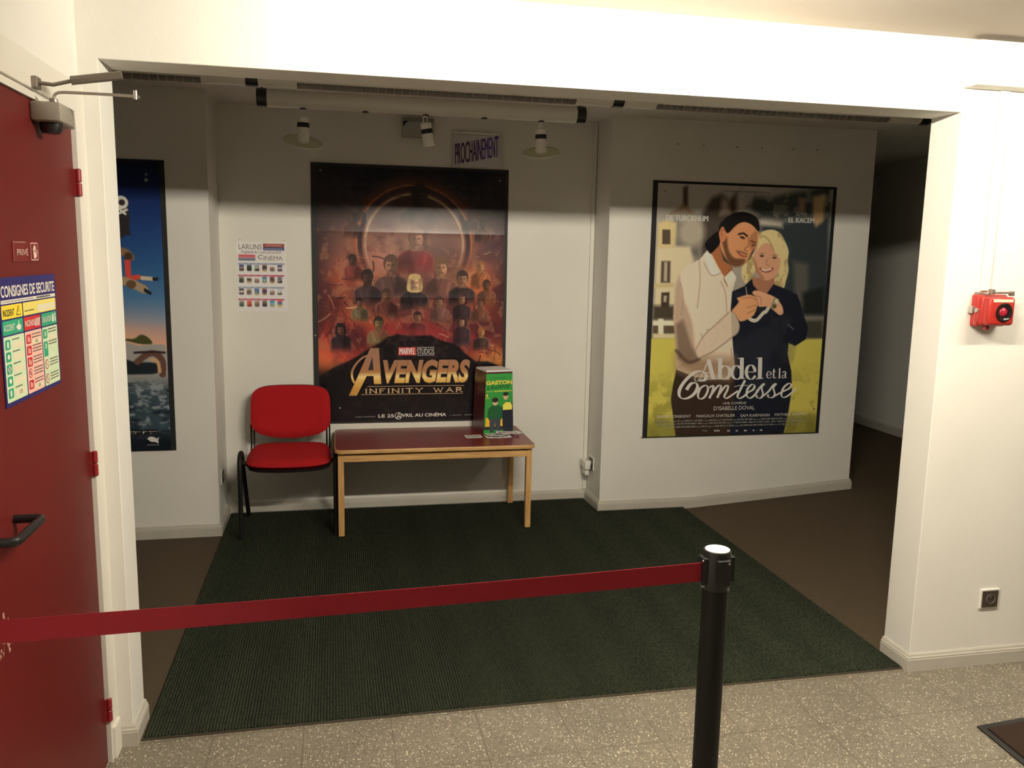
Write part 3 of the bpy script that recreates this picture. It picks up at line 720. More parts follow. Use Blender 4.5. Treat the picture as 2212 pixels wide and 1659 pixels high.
for sx in (-0.5635, 0.5635): MB().box((sx - 0.011, -0.238, TZ_ - 0.078), (sx + 0.011, 0.249, TZ_ - 0.036), 0.002).build('apron', M['wood'], tbx)
for sx in (-1, 1):
    for sy in (-1, 1): MB().cyl((sx * 0.5635, sy * 0.254 + (0.012 if sy > 0 else 0), TZ_ - 0.031), (sx * 0.5635, sy * 0.254 + (0.012 if sy > 0 else 0), TZ_ - 0.022), 0.014, 14).build('spacer', M['blackm'], tbx)

# ------------------------------------------------------------------ printed matter: pictures are painted point by point on the paper mesh
class Paint:
    def __init__(s, W, H, res):
        s.W, s.H = W, H; s.nx, s.ny = int(W * res) + 1, int(H * res) + 1
        s.X, s.Y = np.meshgrid(np.linspace(0, W, s.nx), np.linspace(0, H, s.ny)); s.c = np.zeros((s.ny, s.nx, 3)); s.px = W / (s.nx - 1)
        s.a = 1.0
    def over(s, a, col):
        a = np.clip(a, 0, 1)[..., None] * s.a; s.c = s.c * (1 - a) + np.asarray(col, float) * a
    def add(s, a, col): s.c = np.clip(s.c + np.clip(a, 0, 1)[..., None] * np.asarray(col, float), 0, 255)
    def vgrad(s, stops):
        y = [p for p, _ in stops]
        for k in range(3): s.c[..., k] = np.interp(s.Y, y, [q[k] for _, q in stops])
    def noise(s, scale, seed, octv=4, sy=1.0):
        rng = np.random.RandomState(seed); out = np.zeros_like(s.X); amp = 1; tot = 0
        for o in range(octv):
            g = rng.rand(64, 64); x = s.X / scale * 2 ** o; y = s.Y * sy / scale * 2 ** o
            xi = np.floor(x).astype(int); yi = np.floor(y).astype(int); fx = x - xi; fy = y - yi
            fx = fx * fx * (3 - 2 * fx); fy = fy * fy * (3 - 2 * fy)
            G = lambda a, b: g[b % 64, a % 64]
            out += amp * ((G(xi, yi) * (1 - fx) + G(xi + 1, yi) * fx) * (1 - fy) + (G(xi, yi + 1) * (1 - fx) + G(xi + 1, yi + 1) * fx) * fy)
            tot += amp; amp *= 0.55
        return out / tot
    def ell(s, x, y, rx, ry, col, soft=0.25, rot=0.0, op=1.0):
        c, q = math.cos(rot), math.sin(rot); dx, dy = s.X - x, s.Y - y
        d = np.sqrt(((dx * c + dy * q) / rx) ** 2 + ((-dx * q + dy * c) / ry) ** 2)
        s.over(np.clip((1 - d) * min(rx, ry) / max(soft, s.px) + 0.5, 0, 1) * op, col)
    def glow(s, x, y, rx, ry, col, op=1.0, p=2.0):
        d = np.sqrt(((s.X - x) / rx) ** 2 + ((s.Y - y) / ry) ** 2); s.over(np.exp(-d ** p) * op, col)
    def mask(s, pts, soft=0.25):
        P = np.array(pts, float); ins = np.zeros(s.X.shape, bool); dm = np.full(s.X.shape, 1e9); n = len(P)
        for i in range(n):
            (x0, y0), (x1, y1) = P[i], P[(i + 1) % n]; ex, ey = x1 - x0, y1 - y0; L2 = ex * ex + ey * ey + 1e-12
            t = np.clip(((s.X - x0) * ex + (s.Y - y0) * ey) / L2, 0, 1)
            dm = np.minimum(dm, (s.X - x0 - t * ex) ** 2 + (s.Y - y0 - t * ey) ** 2)
            if abs(ey) > 1e-9:
                cr = ((y0 > s.Y) != (y1 > s.Y)) & (s.X < ex * (s.Y - y0) / ey + x0); ins ^= cr
        d = np.sqrt(dm); return np.clip(np.where(ins, d, -d) / max(soft, s.px) + 0.5, 0, 1)
    def poly(s, pts, col, soft=0.25, op=1.0, smooth=0):
        if smooth:
            q = [Vector((p[0], p[1], 0)) for p in pts]; q = catmull(q + [q[0]], smooth); pts = [(v.x, v.y) for v in q[:-1]]
        m_ = s.mask(pts, soft); s.over(m_ * op, col); return m_
    def line(s, pts, wd, col, soft=0.2, op=1.0, smooth=5):
        q = [Vector((p[0], p[1], 0)) for p in pts]
        if smooth and len(q) > 2: q = catmull(q, smooth)
        dm = np.full(s.X.shape, 1e9)
        for a, b in zip(q, q[1:]):
            ex, ey = b.x - a.x, b.y - a.y; L2 = ex * ex + ey * ey + 1e-12
            t = np.clip(((s.X - a.x) * ex + (s.Y - a.y) * ey) / L2, 0, 1)
            dm = np.minimum(dm, (s.X - a.x - t * ex) ** 2 + (s.Y - a.y - t * ey) ** 2)
        s.over(np.clip((wd / 2 - np.sqrt(dm)) / max(soft, s.px) + 0.5, 0, 1) * op, col)
    def rect(s, x0, y0, x1, y1, col, soft=0.05, op=1.0):
        a = np.minimum(np.minimum(s.X - x0, x1 - s.X), np.minimum(s.Y - y0, y1 - s.Y)); s.over(np.clip(a / max(soft, s.px) + 0.5, 0, 1) * op, col)
    def mesh(s, name, material, parent, y, lift=1.0, disp=None, loc=None, taper=0.0):
        me = bpy.data.meshes.new(name); nx, ny = s.nx, s.ny
        co = np.zeros((ny, nx, 3)); co[..., 0] = s.X / 100; co[..., 2] = -s.Y / 100; co[..., 0] = s.W / 200 + (co[..., 0] - s.W / 200) * (1 - taper * (1 - s.Y / s.H)); co[..., 1] = y
        if disp is not None: co[..., 1] -= disp(s.X, s.Y)
        me.vertices.add(nx * ny); me.vertices.foreach_set('co', co.reshape(-1))
        idx = np.arange(nx * ny).reshape(ny, nx); q = np.stack([idx[:-1, :-1], idx[1:, :-1], idx[1:, 1:], idx[:-1, 1:]], -1).reshape(-1)
        nf = (nx - 1) * (ny - 1)
        me.loops.add(nf * 4); me.polygons.add(nf)
        me.loops.foreach_set('vertex_index', q); me.polygons.foreach_set('loop_start', np.arange(nf) * 4); me.polygons.foreach_set('loop_total', np.full(nf, 4))
        v = s.c / 255.0; l = np.where(v <= 0.04045, v / 12.92, ((v + 0.055) / 1.055) ** 2.4) * lift; l = np.clip(l, 0, 0.9)
        a = me.color_attributes.new('print', 'FLOAT_COLOR', 'POINT'); col = np.ones((nx * ny, 4), np.float32); col[:, :3] = l.reshape(-1, 3)
        a.data.foreach_set('color', col.reshape(-1)); me.update(); me.validate()
        me.polygons.foreach_set('use_smooth', np.ones(nf, bool))
        me.materials.append(material); o = bpy.data.objects.new(name, me); COL.objects.link(o); o.parent = parent
        if loc: o.location = loc
        return o
def cm(p): return (p[0] / 100, -p[1] / 100)
def T(mb, txt, a, b, y, m_, **k):
    """text between lower left a and upper right b, both (right, down) in cm"""
    mb.text(txt, a[0] / 100, -a[1] / 100, b[0] / 100, -b[1] / 100, y, m_, **k)
def folds(W, H, xs, ys, amp=0.0011, w_=3.0, seed=3):
    rng = np.random.RandomState(seed); ph = rng.rand(8) * 6
    def f(X, Y):
        d = 0.0008 + 0.0007 * np.sin(X / 13 + ph[0]) * np.sin(Y / 15 + ph[1]) + 0.0003 * np.sin(X / 5.1 + ph[2] + Y / 31)
        for x in xs: d = d + amp * 0.5 * np.exp(-np.abs(X - x) / w_)
        for y in ys: d = d + amp * np.exp(-np.abs(Y - y) / w_)
        return d
    return f

# ---- big dark film poster above the table
av = thing('film_poster', 'large dark poster with a fiery crowd scene and golden title, behind the low table', 'poster', (0.587, BY, 2.202))
MB().box((-0.030, -0.0105, -1.621), (1.216, -0.0006, 0.020)).build('backing_board', M['blackcard'], av)
P = Paint(119.5, 161, 2.9)
P.vgrad([(0, (22, 23, 30)), (14, (26, 26, 34)), (26, (48, 36, 38)), (42, (120, 82, 72)), (56, (158, 96, 84)), (72, (150, 78, 68)), (90, (120, 52, 50)), (106, (128, 44, 44)), (120, (90, 34, 38)), (132, (22, 18, 20)), (161, (18, 17, 18))])
n1 = P.noise(26, 1); n2 = P.noise(11, 2); n3 = P.noise(5, 5)
edge = np.clip((np.abs(P.X - 60) - 38) / 26, 0, 1) ** 1.2
P.over(edge * 0.95 * np.clip((112 - P.Y) / 30, 0, 1), (44, 34, 42))
for x, y, rx, ry, c_, o_ in ((60, 50, 30, 26, (196, 150, 130), .55), (22, 84, 14, 16, (222, 104, 62), .8), (18, 70, 9, 9, (205, 92, 66), .6), (101, 74, 12, 14, (222, 108, 58), .75), (34, 88, 10, 10, (236, 156, 90), .5), (58, 78, 28, 16, (190, 108, 100), .5), (6, 118, 18, 9, (246, 150, 86), .85), (113, 118, 15, 10, (248, 168, 78), .85), (14, 108, 22, 9, (206, 70, 60), .7), (100, 108, 22, 10, (190, 60, 66), .6), (90, 66, 9, 7, (238, 190, 120), .5), (47, 60, 8, 8, (226, 160, 150), .4)):
    P.glow(x, y, rx, ry, c_, o_)
P.over(np.clip((n1 - 0.46) * 3.0, 0, 0.55) * np.clip((P.Y - 30) / 20, 0, 1) * np.clip((128 - P.Y) / 12, 0, 1), (66, 40, 44))
P.over(np.clip((n2 - 0.5) * 3.6, 0, 0.7) * np.clip((P.Y - 22) / 20, 0, 1) * np.clip((128 - P.Y) / 12, 0, 1), (70, 34, 44))
P.over(np.clip((n3 - 0.56) * 3, 0, 0.28) * np.clip((P.Y - 30) / 20, 0, 1) * np.clip((124 - P.Y) / 8, 0, 1), (240, 170, 120))
# large bright ring behind the crowd
d = np.sqrt((P.X - 61) ** 2 + (P.Y - 46.5) ** 2)
fade = np.clip((66 - P.Y) / 18, 0, 1)
P.over(np.exp(-((d - 36) / 5.5) ** 2) * 0.5 * fade, (150, 74, 50))
P.over(np.clip(1.8 - np.abs(d - 34.5), 0, 1) * fade, (54, 38, 46)); P.over(np.clip(1.2 - np.abs(d - 31.2), 0, 1) * fade * 0.9, (186, 160, 134)); P.over(np.clip(0.7 - np.abs(d - 36.8), 0, 1) * fade, (206, 130, 70))
P.over(np.clip((30 - d) / 3, 0, 1) * np.clip((44 - P.Y) / 26, 0, 1) * 0.75, (70, 50, 44))
P.over(np.clip(0.8 - np.abs(np.sqrt((P.X - 6) ** 2 + (P.Y - 52) ** 2) - 31), 0, 1) * np.clip((P.X - 4) / 20, 0, 1) * np.clip((42 - P.Y) / 8, 0, 1) * 0.6, (88, 100, 112))
def bust(x, y, s_, skin, hair, cloth, lit=1, op=1.0, long=False, low=3.2):
    a = Paint.poly; P.a = op
    P.a = op * np.clip((y + low * s_ - P.Y) / (1.1 * s_), 0, 1)[..., None]
    P.poly([(x - 1.75 * s_, y + low * s_), (x - 1.65 * s_, y + 1.75 * s_), (x - 1.25 * s_, y + 1.25 * s_), (x - .45 * s_, y + .95 * s_), (x + .45 * s_, y + .95 * s_), (x + 1.25 * s_, y + 1.25 * s_), (x + 1.65 * s_, y + 1.75 * s_), (x + 1.75 * s_, y + low * s_)], cloth, 1.2)
    P.line([(x + lit * 1.55 * s_, y + low * s_ * .8), (x + lit * 1.6 * s_, y + 1.8 * s_), (x + lit * 1.2 * s_, y + 1.3 * s_), (x + lit * .5 * s_, y + 1.0 * s_)], 0.35, (206, 140, 108), 0.9, 0.6)
    P.line([(x, y + 1.1 * s_), (x - lit * .3 * s_, y + 2.4 * s_)], 0.3, (30, 22, 26), 0.6, 0.7)
    P.poly([(x - lit * 1.7 * s_, y + low * s_), (x - lit * 1.6 * s_, y + 1.7 * s_), (x - lit * .5 * s_, y + 1.0 * s_), (x - lit * .1 * s_, y + low * s_)], tuple(v * .5 for v in cloth), 1.5 * s_ / 4, .7)
    P.line([(x + lit * .9 * s_, y + 1.5 * s_), (x + lit * .6 * s_, y + 2.6 * s_)], .35 * s_, tuple(min(255, v * 1.35) for v in cloth), 1.0, .6, 0)
    P.a = op
    P.poly([(x - .36 * s_, y + .3 * s_), (x + .36 * s_, y + .3 * s_), (x + .5 * s_, y + 1.15 * s_), (x - .5 * s_, y + 1.15 * s_)], tuple(v * .72 for v in skin), .4)
    if long: P.poly([(x - .8 * s_, y - .4 * s_), (x - .5 * s_, y - 1.0 * s_), (x + .5 * s_, y - 1.0 * s_), (x + .8 * s_, y - .4 * s_), (x + .85 * s_, y + 1.0 * s_), (x - .85 * s_, y + 1.0 * s_)], hair, .4, smooth=3)
    else: P.ell(x, y - .16 * s_, .74 * s_, .9 * s_, hair, .3)
    P.ell(x + .02 * s_, y + .12 * s_, .58 * s_, .80 * s_, skin, .3)
    P.ell(x - lit * .30 * s_, y + .2 * s_, .34 * s_, .72 * s_, tuple(v * .55 for v in skin), .6, op=.8)
    P.ell(x, y - .64 * s_, .60 * s_, .34 * s_, hair, .3)
    if long: P.line([(x - .62 * s_, y - .4 * s_), (x - .66 * s_, y + .8 * s_)], .3 * s_, hair, .4, 1, 0); P.line([(x + .62 * s_, y - .4 * s_), (x + .66 * s_, y + .8 * s_)], .3 * s_, tuple(v * .8 for v in hair), .4, 1, 0)
    P.ell(x - .22 * s_, y + .0 * s_, .15 * s_, .07 * s_, tuple(v * .38 for v in skin), .3, op=.85); P.ell(x + .24 * s_, y + .0 * s_, .15 * s_, .07 * s_, tuple(v * .38 for v in skin), .3, op=.85)
    P.ell(x, y + .66 * s_, .42 * s_, .26 * s_, tuple(v * .62 for v in skin), .5, op=.55)
    P.line([(x + .03 * s_, y + .05 * s_), (x + .06 * s_, y + .36 * s_)], .14 * s_, tuple(v * .7 for v in skin), .2, .8, 0)
    P.line([(x - .18 * s_, y + .55 * s_), (x + .2 * s_, y + .55 * s_)], .1 * s_, tuple(v * .5 for v in skin), .3, .8, 0)
    P.a = 1.0
rng = np.random.RandomState(12)
for k in range(130):
    x, y = 6 + rng.rand() * 108, 50 + rng.rand() * 72; a_ = rng.rand() * 3.14; l_ = 1.5 + rng.rand() * 8
    q = [(x, y), (x + l_ * .5 * math.cos(a_), y + l_ * .5 * math.sin(a_)), (x + l_ * math.cos(a_ + .12), y + l_ * math.sin(a_ + .12))]
    P.line(q, .3 + rng.rand() * .8, [(22, 16, 20), (34, 22, 28), (236, 196, 160), (60, 34, 44), (200, 120, 92)][k % 5], .4, .35 + rng.rand() * .35, 3)
# rows of plain figures, the far ones first
for f in ((64, 16, 7.2, (60, 50, 48), (40, 34, 36), (32, 28, 32), 1, .75, False, 2.6), (22, 31, 3.4, (92, 62, 54), (60, 40, 36), (64, 40, 42), -1, .7, True, 4), (97, 27, 3.2, (66, 50, 46), (40, 32, 32), (44, 36, 40), 1, .7, False, 4), (105, 33, 3.2, (70, 52, 44), (44, 34, 32), (72, 44, 36), 1, .7, False, 4), (27, 24, 2.6, (54, 48, 50), (36, 34, 38), (40, 36, 42), 1, .6, False, 4)):
    bust(*f)
for f in ((62, 43, 7.0, (190, 140, 118), (112, 80, 70), (128, 48, 52), 1, .95, False, 3.4), (46, 60, 6.6, (158, 112, 92), (92, 62, 50), (92, 66, 64), -1, 1, False, 3.4), (78, 61, 6.4, (196, 142, 112), (112, 80, 58), (120, 78, 70), 1, 1, False, 3.4), (22, 57, 3.4, (90, 62, 56), (44, 32, 34), (122, 60, 58), -1, .9, False, 4.2), (104, 60, 3.8, (198, 138, 92), (140, 92, 60), (160, 98, 62), 1, .9, False, 4.2), (31, 68, 5.2, (82, 54, 46), (34, 26, 28), (64, 46, 52), -1, 1, False, 3.6), (92, 68, 5.2, (180, 130, 104), (62, 44, 40), (58, 42, 46), 1, 1, False, 3.6), (108, 72, 3.6, (120, 80, 58), (66, 46, 40), (116, 72, 52), 1, .9, False, 4)):
    bust(*f)
for f in ((61, 71, 5.4, (224, 176, 146), (206, 180, 126), (44, 36, 42), 1, 1, True, 3.4), (43, 79, 4.2, (124, 84, 64), (70, 50, 42), (94, 52, 48), -1, 1, False, 3.6), (77, 83, 3.6, (170, 126, 104), (66, 48, 44), (122, 84, 78), 1, .9, False, 4), (92, 81, 3.6, (178, 128, 104), (70, 40, 44), (60, 44, 50), 1, 1, True, 4.4), (104, 84, 3.4, (150, 104, 84), (80, 56, 48), (118, 76, 62), 1, .9, False, 4), (26, 84, 3.2, (138, 98, 80), (46, 34, 34), (110, 100, 76), -1, .95, False, 4)):
    bust(*f)
for f in ((14, 101, 3.8, (120, 84, 68), (40, 32, 36), (46, 40, 48), -1, 1, True, 4.2), (38, 97, 4.4, (132, 120, 84), (50, 44, 38), (112, 108, 76), -1, 1, False, 3.8), (63, 93, 3.6, (168, 116, 92), (52, 38, 38), (86, 44, 52), 1, 1, False, 4.4), (92, 96, 3.4, (190, 140, 116), (58, 42, 44), (52, 44, 54), 1, 1, True, 5), (105, 103, 3.2, (186, 140, 92), (150, 100, 62), (74, 56, 54), 1, 1, False, 4)):
    bust(*f)
P.glow(60, 104, 26, 5, (170, 58, 60), .6); P.glow(20, 118, 26, 5, (186, 62, 58), .6)
# dark hill at the foot
hill = [(-2, 133), (4, 129), (9.58,125.44), (18.46,121.62), (24.20,118.41), (31.89,113.25), (38.30,110.02), (43.45,106.13), (49.90,104.18), (57.67,105.50), (71.38,104.86), (77.97,108.17), (87.93,110.84), (93.32,116.19), (101.45,122.26), (109.57,122.32), (118.48,125.77), (122, 130), (122, 165), (-2, 165)]
P.poly(hill, (24, 20, 24), 1.2); P.over(P.mask(hill, 3) * np.clip((n3 - .5) * 3, 0, .5) * np.clip((128 - P.Y) / 10, 0, 1), (58, 40, 40))
# faint lines of names across the top
rng = np.random.RandomState(5)
for y in (9, 15):
    for k in range(13):
        x = 9 + k * 8.0 + rng.rand() * 2; P.rect(x, y, x + 3.5 + rng.rand() * 2, y + .8, (62, 54, 58), .3, .55); P.rect(x - .5, y + 1.3, x + 4.5, y + 2.3, (62, 54, 58), .4, .5)
P.over(np.clip((n3 - .5), 0, .2), (80, 60, 60))
rng = np.random.RandomState(8)
for k in range(7):
    x = 20.0
    while x < 104: L_ = 1.5 + rng.rand() * 4; P.rect(x, 140.4 + k * 1.7, min(x + L_, 105), 141.4 + k * 1.7, (34, 30, 32), .3, .7); x += L_ + .8
P.mesh('printed_paper', M['print'], av, -0.0115, 1.2, folds(120, 161, (30.5, 60, 90), (39.5, 80.5, 120), 0.0016))
gold = gradmat('gold_title', -1.40, -1.215, [(0, (214, 158, 66)), (.28, (240, 192, 96)), (.45, (252, 226, 150)), (.62, (186, 122, 70)), (1, (170, 120, 92))])
golde = mat('gold_edge', lin((150, 112, 74)), 0.4)
y1_, y2_, y3_ = -0.0157, -0.0160, -0.0163
mb = MB()
Apts = [(32.52,113.90), (37.77,113.92), (39.32,136.39), (34.81,136.46), (34.46,131.25), (30.16,131.20), (23.97,143.55), (19.18,143.48)]
def grow(pts, k):
    c_ = np.mean(pts, 0); return [tuple(c_ + (np.array(p) - c_) * k) for p in pts]
mb.flat([cm(p) for p in grow(Apts, 1.05)], y1_, golde)
mb.flat([cm(p) for p in Apts], y2_, gold)
mb.flat([cm(p) for p in ((33.90,118.47), (34.48,127.51), (31.02,127.47))], y3_, M['blackcard'])
mb.flat([cm(p) for p in ((34.47,128.95), (37.86,132.15), (34.63,134.87), (34.44,133.22), (35.93,132.12), (34.46,130.66))], y3_, gold)
arc = [(31.09,117.80), (27.50,119.41), (23.52,123.29), (21.06,127.83), (20.89,132.08), (22.26,135.70)]
mb.stroke([cm(p) for p in arc], y1_, golde, 0.016, 0.010); mb.stroke([cm(p) for p in arc], y2_, gold, 0.011, 0.006)
lo, hi = (40.88,136.14), (96.59,121.02)
mb.text('VENGERS', lo[0] / 100 - .003, -lo[1] / 100 - .003, hi[0] / 100 + .012, -hi[1] / 100 + .003, y1_, golde, bold=.06, shear=.22)
mb.text('VENGERS', lo[0] / 100, -lo[1] / 100, hi[0] / 100 + .008, -hi[1] / 100, y2_, gold, bold=.035, shear=.22)
mb.build('title_lettering', None, av)
mb = MB()
pale = mat('pale_gold_ink', lin((214, 178, 132)), 0.45)
def serif_caps(mb, txt, a, b, y, m_, th=.0045):
    """thin roman capitals drawn with slab feet"""
    G = {'I': [[(0, 0), (0, 1)]], 'N': [[(0, 0), (0, 1)], [(0, 1), (.8, 0)], [(.8, 0), (.8, 1)]], 'F': [[(0, 0), (0, 1)], [(0, 1), (.6, 1)], [(0, .52), (.45, .52)]], 'T': [[(.4, 0), (.4, 1)], [(0, 1), (.8, 1)]], 'Y': [[(.4, 0), (.4, .48)], [(.4, .48), (0, 1)], [(.4, .48), (.8, 1)]], 'W': [[(0, 1), (.3, 0)], [(.3, 0), (.58, .9)], [(.58, .9), (.86, 0)], [(.86, 0), (1.16, 1)]], 'A': [[(0, 0), (.44, 1)], [(.44, 1), (.88, 0)], [(.18, .36), (.7, .36)]], 'R': [[(0, 0), (0, 1)], [(0, 1), (.42, 1), (.6, .78), (.42, .52), (0, .52)], [(.34, .52), (.72, 0)]]}
    Wd = {'I': 0, 'N': .8, 'F': .6, 'T': .8, 'Y': .8, 'W': 1.16, 'A': .88, 'R': .7, ' ': .55}
    tot = sum(Wd[c] for c in txt) + .52 * (len(txt) - 1); sx = (b[0] - a[0]) / 100 / tot; H = (a[1] - b[1]) / 100; x = a[0] / 100; z = -a[1] / 100
    for c in txt:
        for st_ in G.get(c, []):
            vert = abs(st_[0][0] - st_[-1][0]) < .2
            mb.stroke([(x + p[0] * sx, z + p[1] * H) for p in st_], y, m_, th * 1.3 if vert else th * .8, smooth=3)
            for p in (st_[0], st_[-1]):
                if p[1] in (0, 1) and c != 'Z': mb.stroke([(x + p[0] * sx - th * 1.1, z + p[1] * H), (x + p[0] * sx + th * 1.1, z + p[1] * H)], y - .00005, m_, th * .55, smooth=0)
        x += (Wd[c] + .52) * sx
serif_caps(mb, 'INFINITY WAR', (29.75,142.46), (92.21,139.65), y2_, pale, .0062)
for p, q in (((30.43,138.11), (93.88,138.19)), ((26.53,143.33), (92.92,143.45))): mb.stroke([cm(p), cm(q)], y2_, pale, .003, smooth=0)
a, b = (50.52,117.92), (61.97,112.59); mb.rect(a[0] / 100, -a[1] / 100, b[0] / 100, -b[1] / 100, y1_, M['inkred'])
T(mb, 'MARVEL', (51.17,117.27), (61.32,113.18), y2_, M['ink']); T(mb, 'MARVEL', (51.43,117.27), (61.58,113.18), y3_, M['ink'])
T(mb, 'STUDIOS', (62.63,117.20), (73.78,113.57), y2_, M['ink'], bold=-.004)
for p, q in (((62.62,112.86), (73.78,112.64)), ((62.63,117.93), (73.80,117.80))): mb.stroke([cm(p), cm(q)], y2_, M['ink'], .0025, smooth=0)
T(mb, 'LE 25', (37.39,158.81), (47.57,156.62), y2_, M['ink'], bold=.02)
T(mb, 'VRIL AU CINÉMA', (52.61,158.68), (82.00,155.92), y2_, M['ink'], bold=.02)
c_ = (50.44,157.83)
mb.stroke([((c_[0] + 2.15 * math.cos(a_)) / 100, -(c_[1] + 2.15 * math.sin(a_)) / 100) for a_ in np.linspace(-1.9, 4.2, 26)], y2_, M['ink'], .004, smooth=0)
for pq in ([(49.13,159.88), (50.97,155.76), (51.88,159.67)], [(49.92,158.42), (51.49,158.45)]): mb.stroke([cm(p) for p in pq], y2_, M['ink'], .006, smooth=0)
for x0_, x1_, yy in ((540, 610, 1292), (618, 628, 1291), (634, 740, 1289), (1480, 1490, 1274), (1505, 1540, 1273), (1553, 1615, 1272), (1630, 1680, 1270), (1692, 1780, 1266)):
    pass
for p, q in (((22.55,158.02), (27.18,157.99)), ((27.70,158.00), (35.45,157.97)), ((84.43,158.15), (85.11,158.16)), ((85.98,158.18), (92.39,158.11)), ((94.08,158.15), (103.94,158.01))): mb.stroke([cm(p), cm(q)], y2_, M['inkgrey'], .005, smooth=0)
mb.build('small_lettering', None, av)
for x, z in ((0.03, -0.028), (1.16, -0.05), (-0.018, -1.05), (0.13, -1.52)): MB().lathe([(0.006, 0), (0.006, 0.002), (0.003, 0.003), (0, 0.003)], (x, -0.0150, z), (0, -1, 0), 14).build('board_screw', M['bronze'], av)

# ---- couple poster on the right wall
ab_ = thing('film_poster', 'poster of a man in black cap and a blonde woman in navy', 'poster', (2.709, WY, 2.150))
MB().box((-0.030, -0.0105, -1.652), (1.262, -0.0006, 0.016)).build('backing_board', M['blackcard'], ab_)
P = Paint(123.6, 164.6, 2.9)
P.vgrad([(0, (176, 172, 166)), (40, (166, 160, 150)), (75, (150, 144, 134)), (100, (128, 122, 110)), (165, (120, 116, 100))])
n1 = P.noise(22, 11); n2 = P.noise(7, 12); n3 = P.noise(2.5, 13)
B3 = 3.0
P.poly([(32.19,54.37), (30.20,19.48), (37.37,7.96), (43.76,5.37), (49.24,8.77), (54.24,4.43), (55.17,18.79), (71.27,19.55), (73.21,47.60)], (74, 66, 60), 4)
P.poly([(17.61,14.50), (16.95,2.14), (20.10,0.86), (20.83,14.40)], (78, 62, 52), 2); P.poly([(8.83,18.90), (18.16,12.71), (26.24,18.40)], (140, 112, 82), 3)
P.poly([(43.94,8.34), (48.58,8.79), (50.46,17.72), (43.28,19.12)], (160, 144, 128), 4)
P.poly([(62.12,13.17), (67.01,6.41), (79.78,6.60), (89.06,3.88), (121.50,-2.69), (123.76,15.64), (90.38,21.47), (72.65,20.12)], (66, 70, 68), 5)
P.over(np.clip((n2 - .55) * 5, 0, .5) * np.clip((P.Y < 40) * (P.X > 55), 0, 1), (150, 150, 148))
P.poly([(71.60,24.39), (122.52,17.53), (126.67,83.14), (90.85,83.28)], (50, 58, 62), 5)
P.poly([(98.77,5.99), (103.60,6.44), (103.69,16.21), (99.52,15.72)], (150, 126, 106), 3); P.poly([(109.00,5.05), (117.86,3.54), (117.91,20.74), (112.66,24.57), (110.23,20.32)], (186, 158, 118), 3)
P.poly([(71.39,21.36), (87.70,22.15), (88.66,25.79), (72.27,24.38)], (196, 186, 168), 3, op=.8)
P.poly([(97.83,47.18), (109.11,49.48), (111.43,78.43), (101.62,78.49)], (88, 86, 82), 4); P.poly([(106.42,68.34), (121.55,64.40), (123.12,83.16), (107.59,83.22)], (34, 38, 38), 4)
P.poly([(12.92,23.52), (30.37,22.46), (31.18,48.31), (13.78,40.20)], (112, 106, 100), 5); P.ell(*(24.30,30.39), 9, 9, (196, 186, 166), 6, op=.7)
# pale house with windows on the left
P.poly([(1.03,83.62), (0.91,40.46), (12.45,39.33), (23.81,39.40), (26.59,48.39), (21.93,83.54)], (212, 200, 168), 2.5)
P.poly([(1.26,41.05), (1.13,25.02), (7.12,23.08), (13.63,24.69), (13.46,40.21)], (208, 190, 142), 2)
for wx, wy0, wy1, ww in ((292, 575, 720, 36), (285, 905, 1130, 44), (280, 1240, 1475, 46)):
    P.poly([(p[0], p[1]) for p in ((4.54,29.37), (9.35,29.26), (9.79,37.89), (4.77,37.99))], (86, 76, 64), 1.2)
P.poly([(4.54,49.07), (10.67,48.96), (11.05,62.85), (4.70,62.92)], (80, 68, 56), 1.4); P.poly([(6.37,49.64), (8.76,49.60), (9.06,61.96), (6.59,61.99)], (176, 166, 146), 1.2)
P.poly([(5.52,69.28), (11.03,68.92), (11.31,83.58), (5.70,83.61)], (60, 50, 42), 1.4); P.poly([(7.04,71.09), (9.51,71.07), (9.20,75.34), (7.25,75.35)], (176, 166, 146), 1.2)
P.poly([(0.10,63.88), (13.66,63.12), (13.79,65.55), (0.21,66.30)], (196, 180, 132), 1.5)
# fence and lawn
P.poly([(0.10,77.61), (15.05,77.52), (15.53,86.73), (0.52,86.77)], (72, 64, 54), 3); P.poly([(0.55,87.38), (16.21,87.34), (16.39,90.73), (0.71,90.75)], (224, 214, 190), 1)
P.poly([(0.71,90.75), (16.39,90.73), (16.66,95.98), (0.96,95.97)], (92, 80, 62), 1.2); P.poly([(4.07,86.14), (7.78,86.13), (8.38,98.45), (4.66,98.44)], (226, 216, 192), 1); P.poly([(0.96,95.97), (16.66,95.98), (16.82,99.08), (1.10,99.05)], (206, 196, 160), 1.5)
P.poly([(95.26,86.52), (123.39,86.44), (124.52,99.94), (96.27,99.88)], (66, 64, 56), 4)
P.poly([(-4.75,99.04), (17.46,98.77), (97.66,99.88), (127.32,99.31), (131.81,169.83), (-1.71,166.16)], (198, 188, 92), 1.5)
P.over(P.mask([(-4.75,99.04), (127.32,99.31), (131.81,169.83), (-1.71,166.16)], 2) * np.clip((n2 - .48) * 3, 0, .5) * np.clip((P.Y - 115) / 25, 0, 1), (116, 112, 46))
P.over(P.mask([(-4.75,99.04), (127.32,99.31), (131.81,169.83), (-1.71,166.16)], 2) * np.clip((P.Y - 148) / 16, 0, .6), (100, 98, 44))
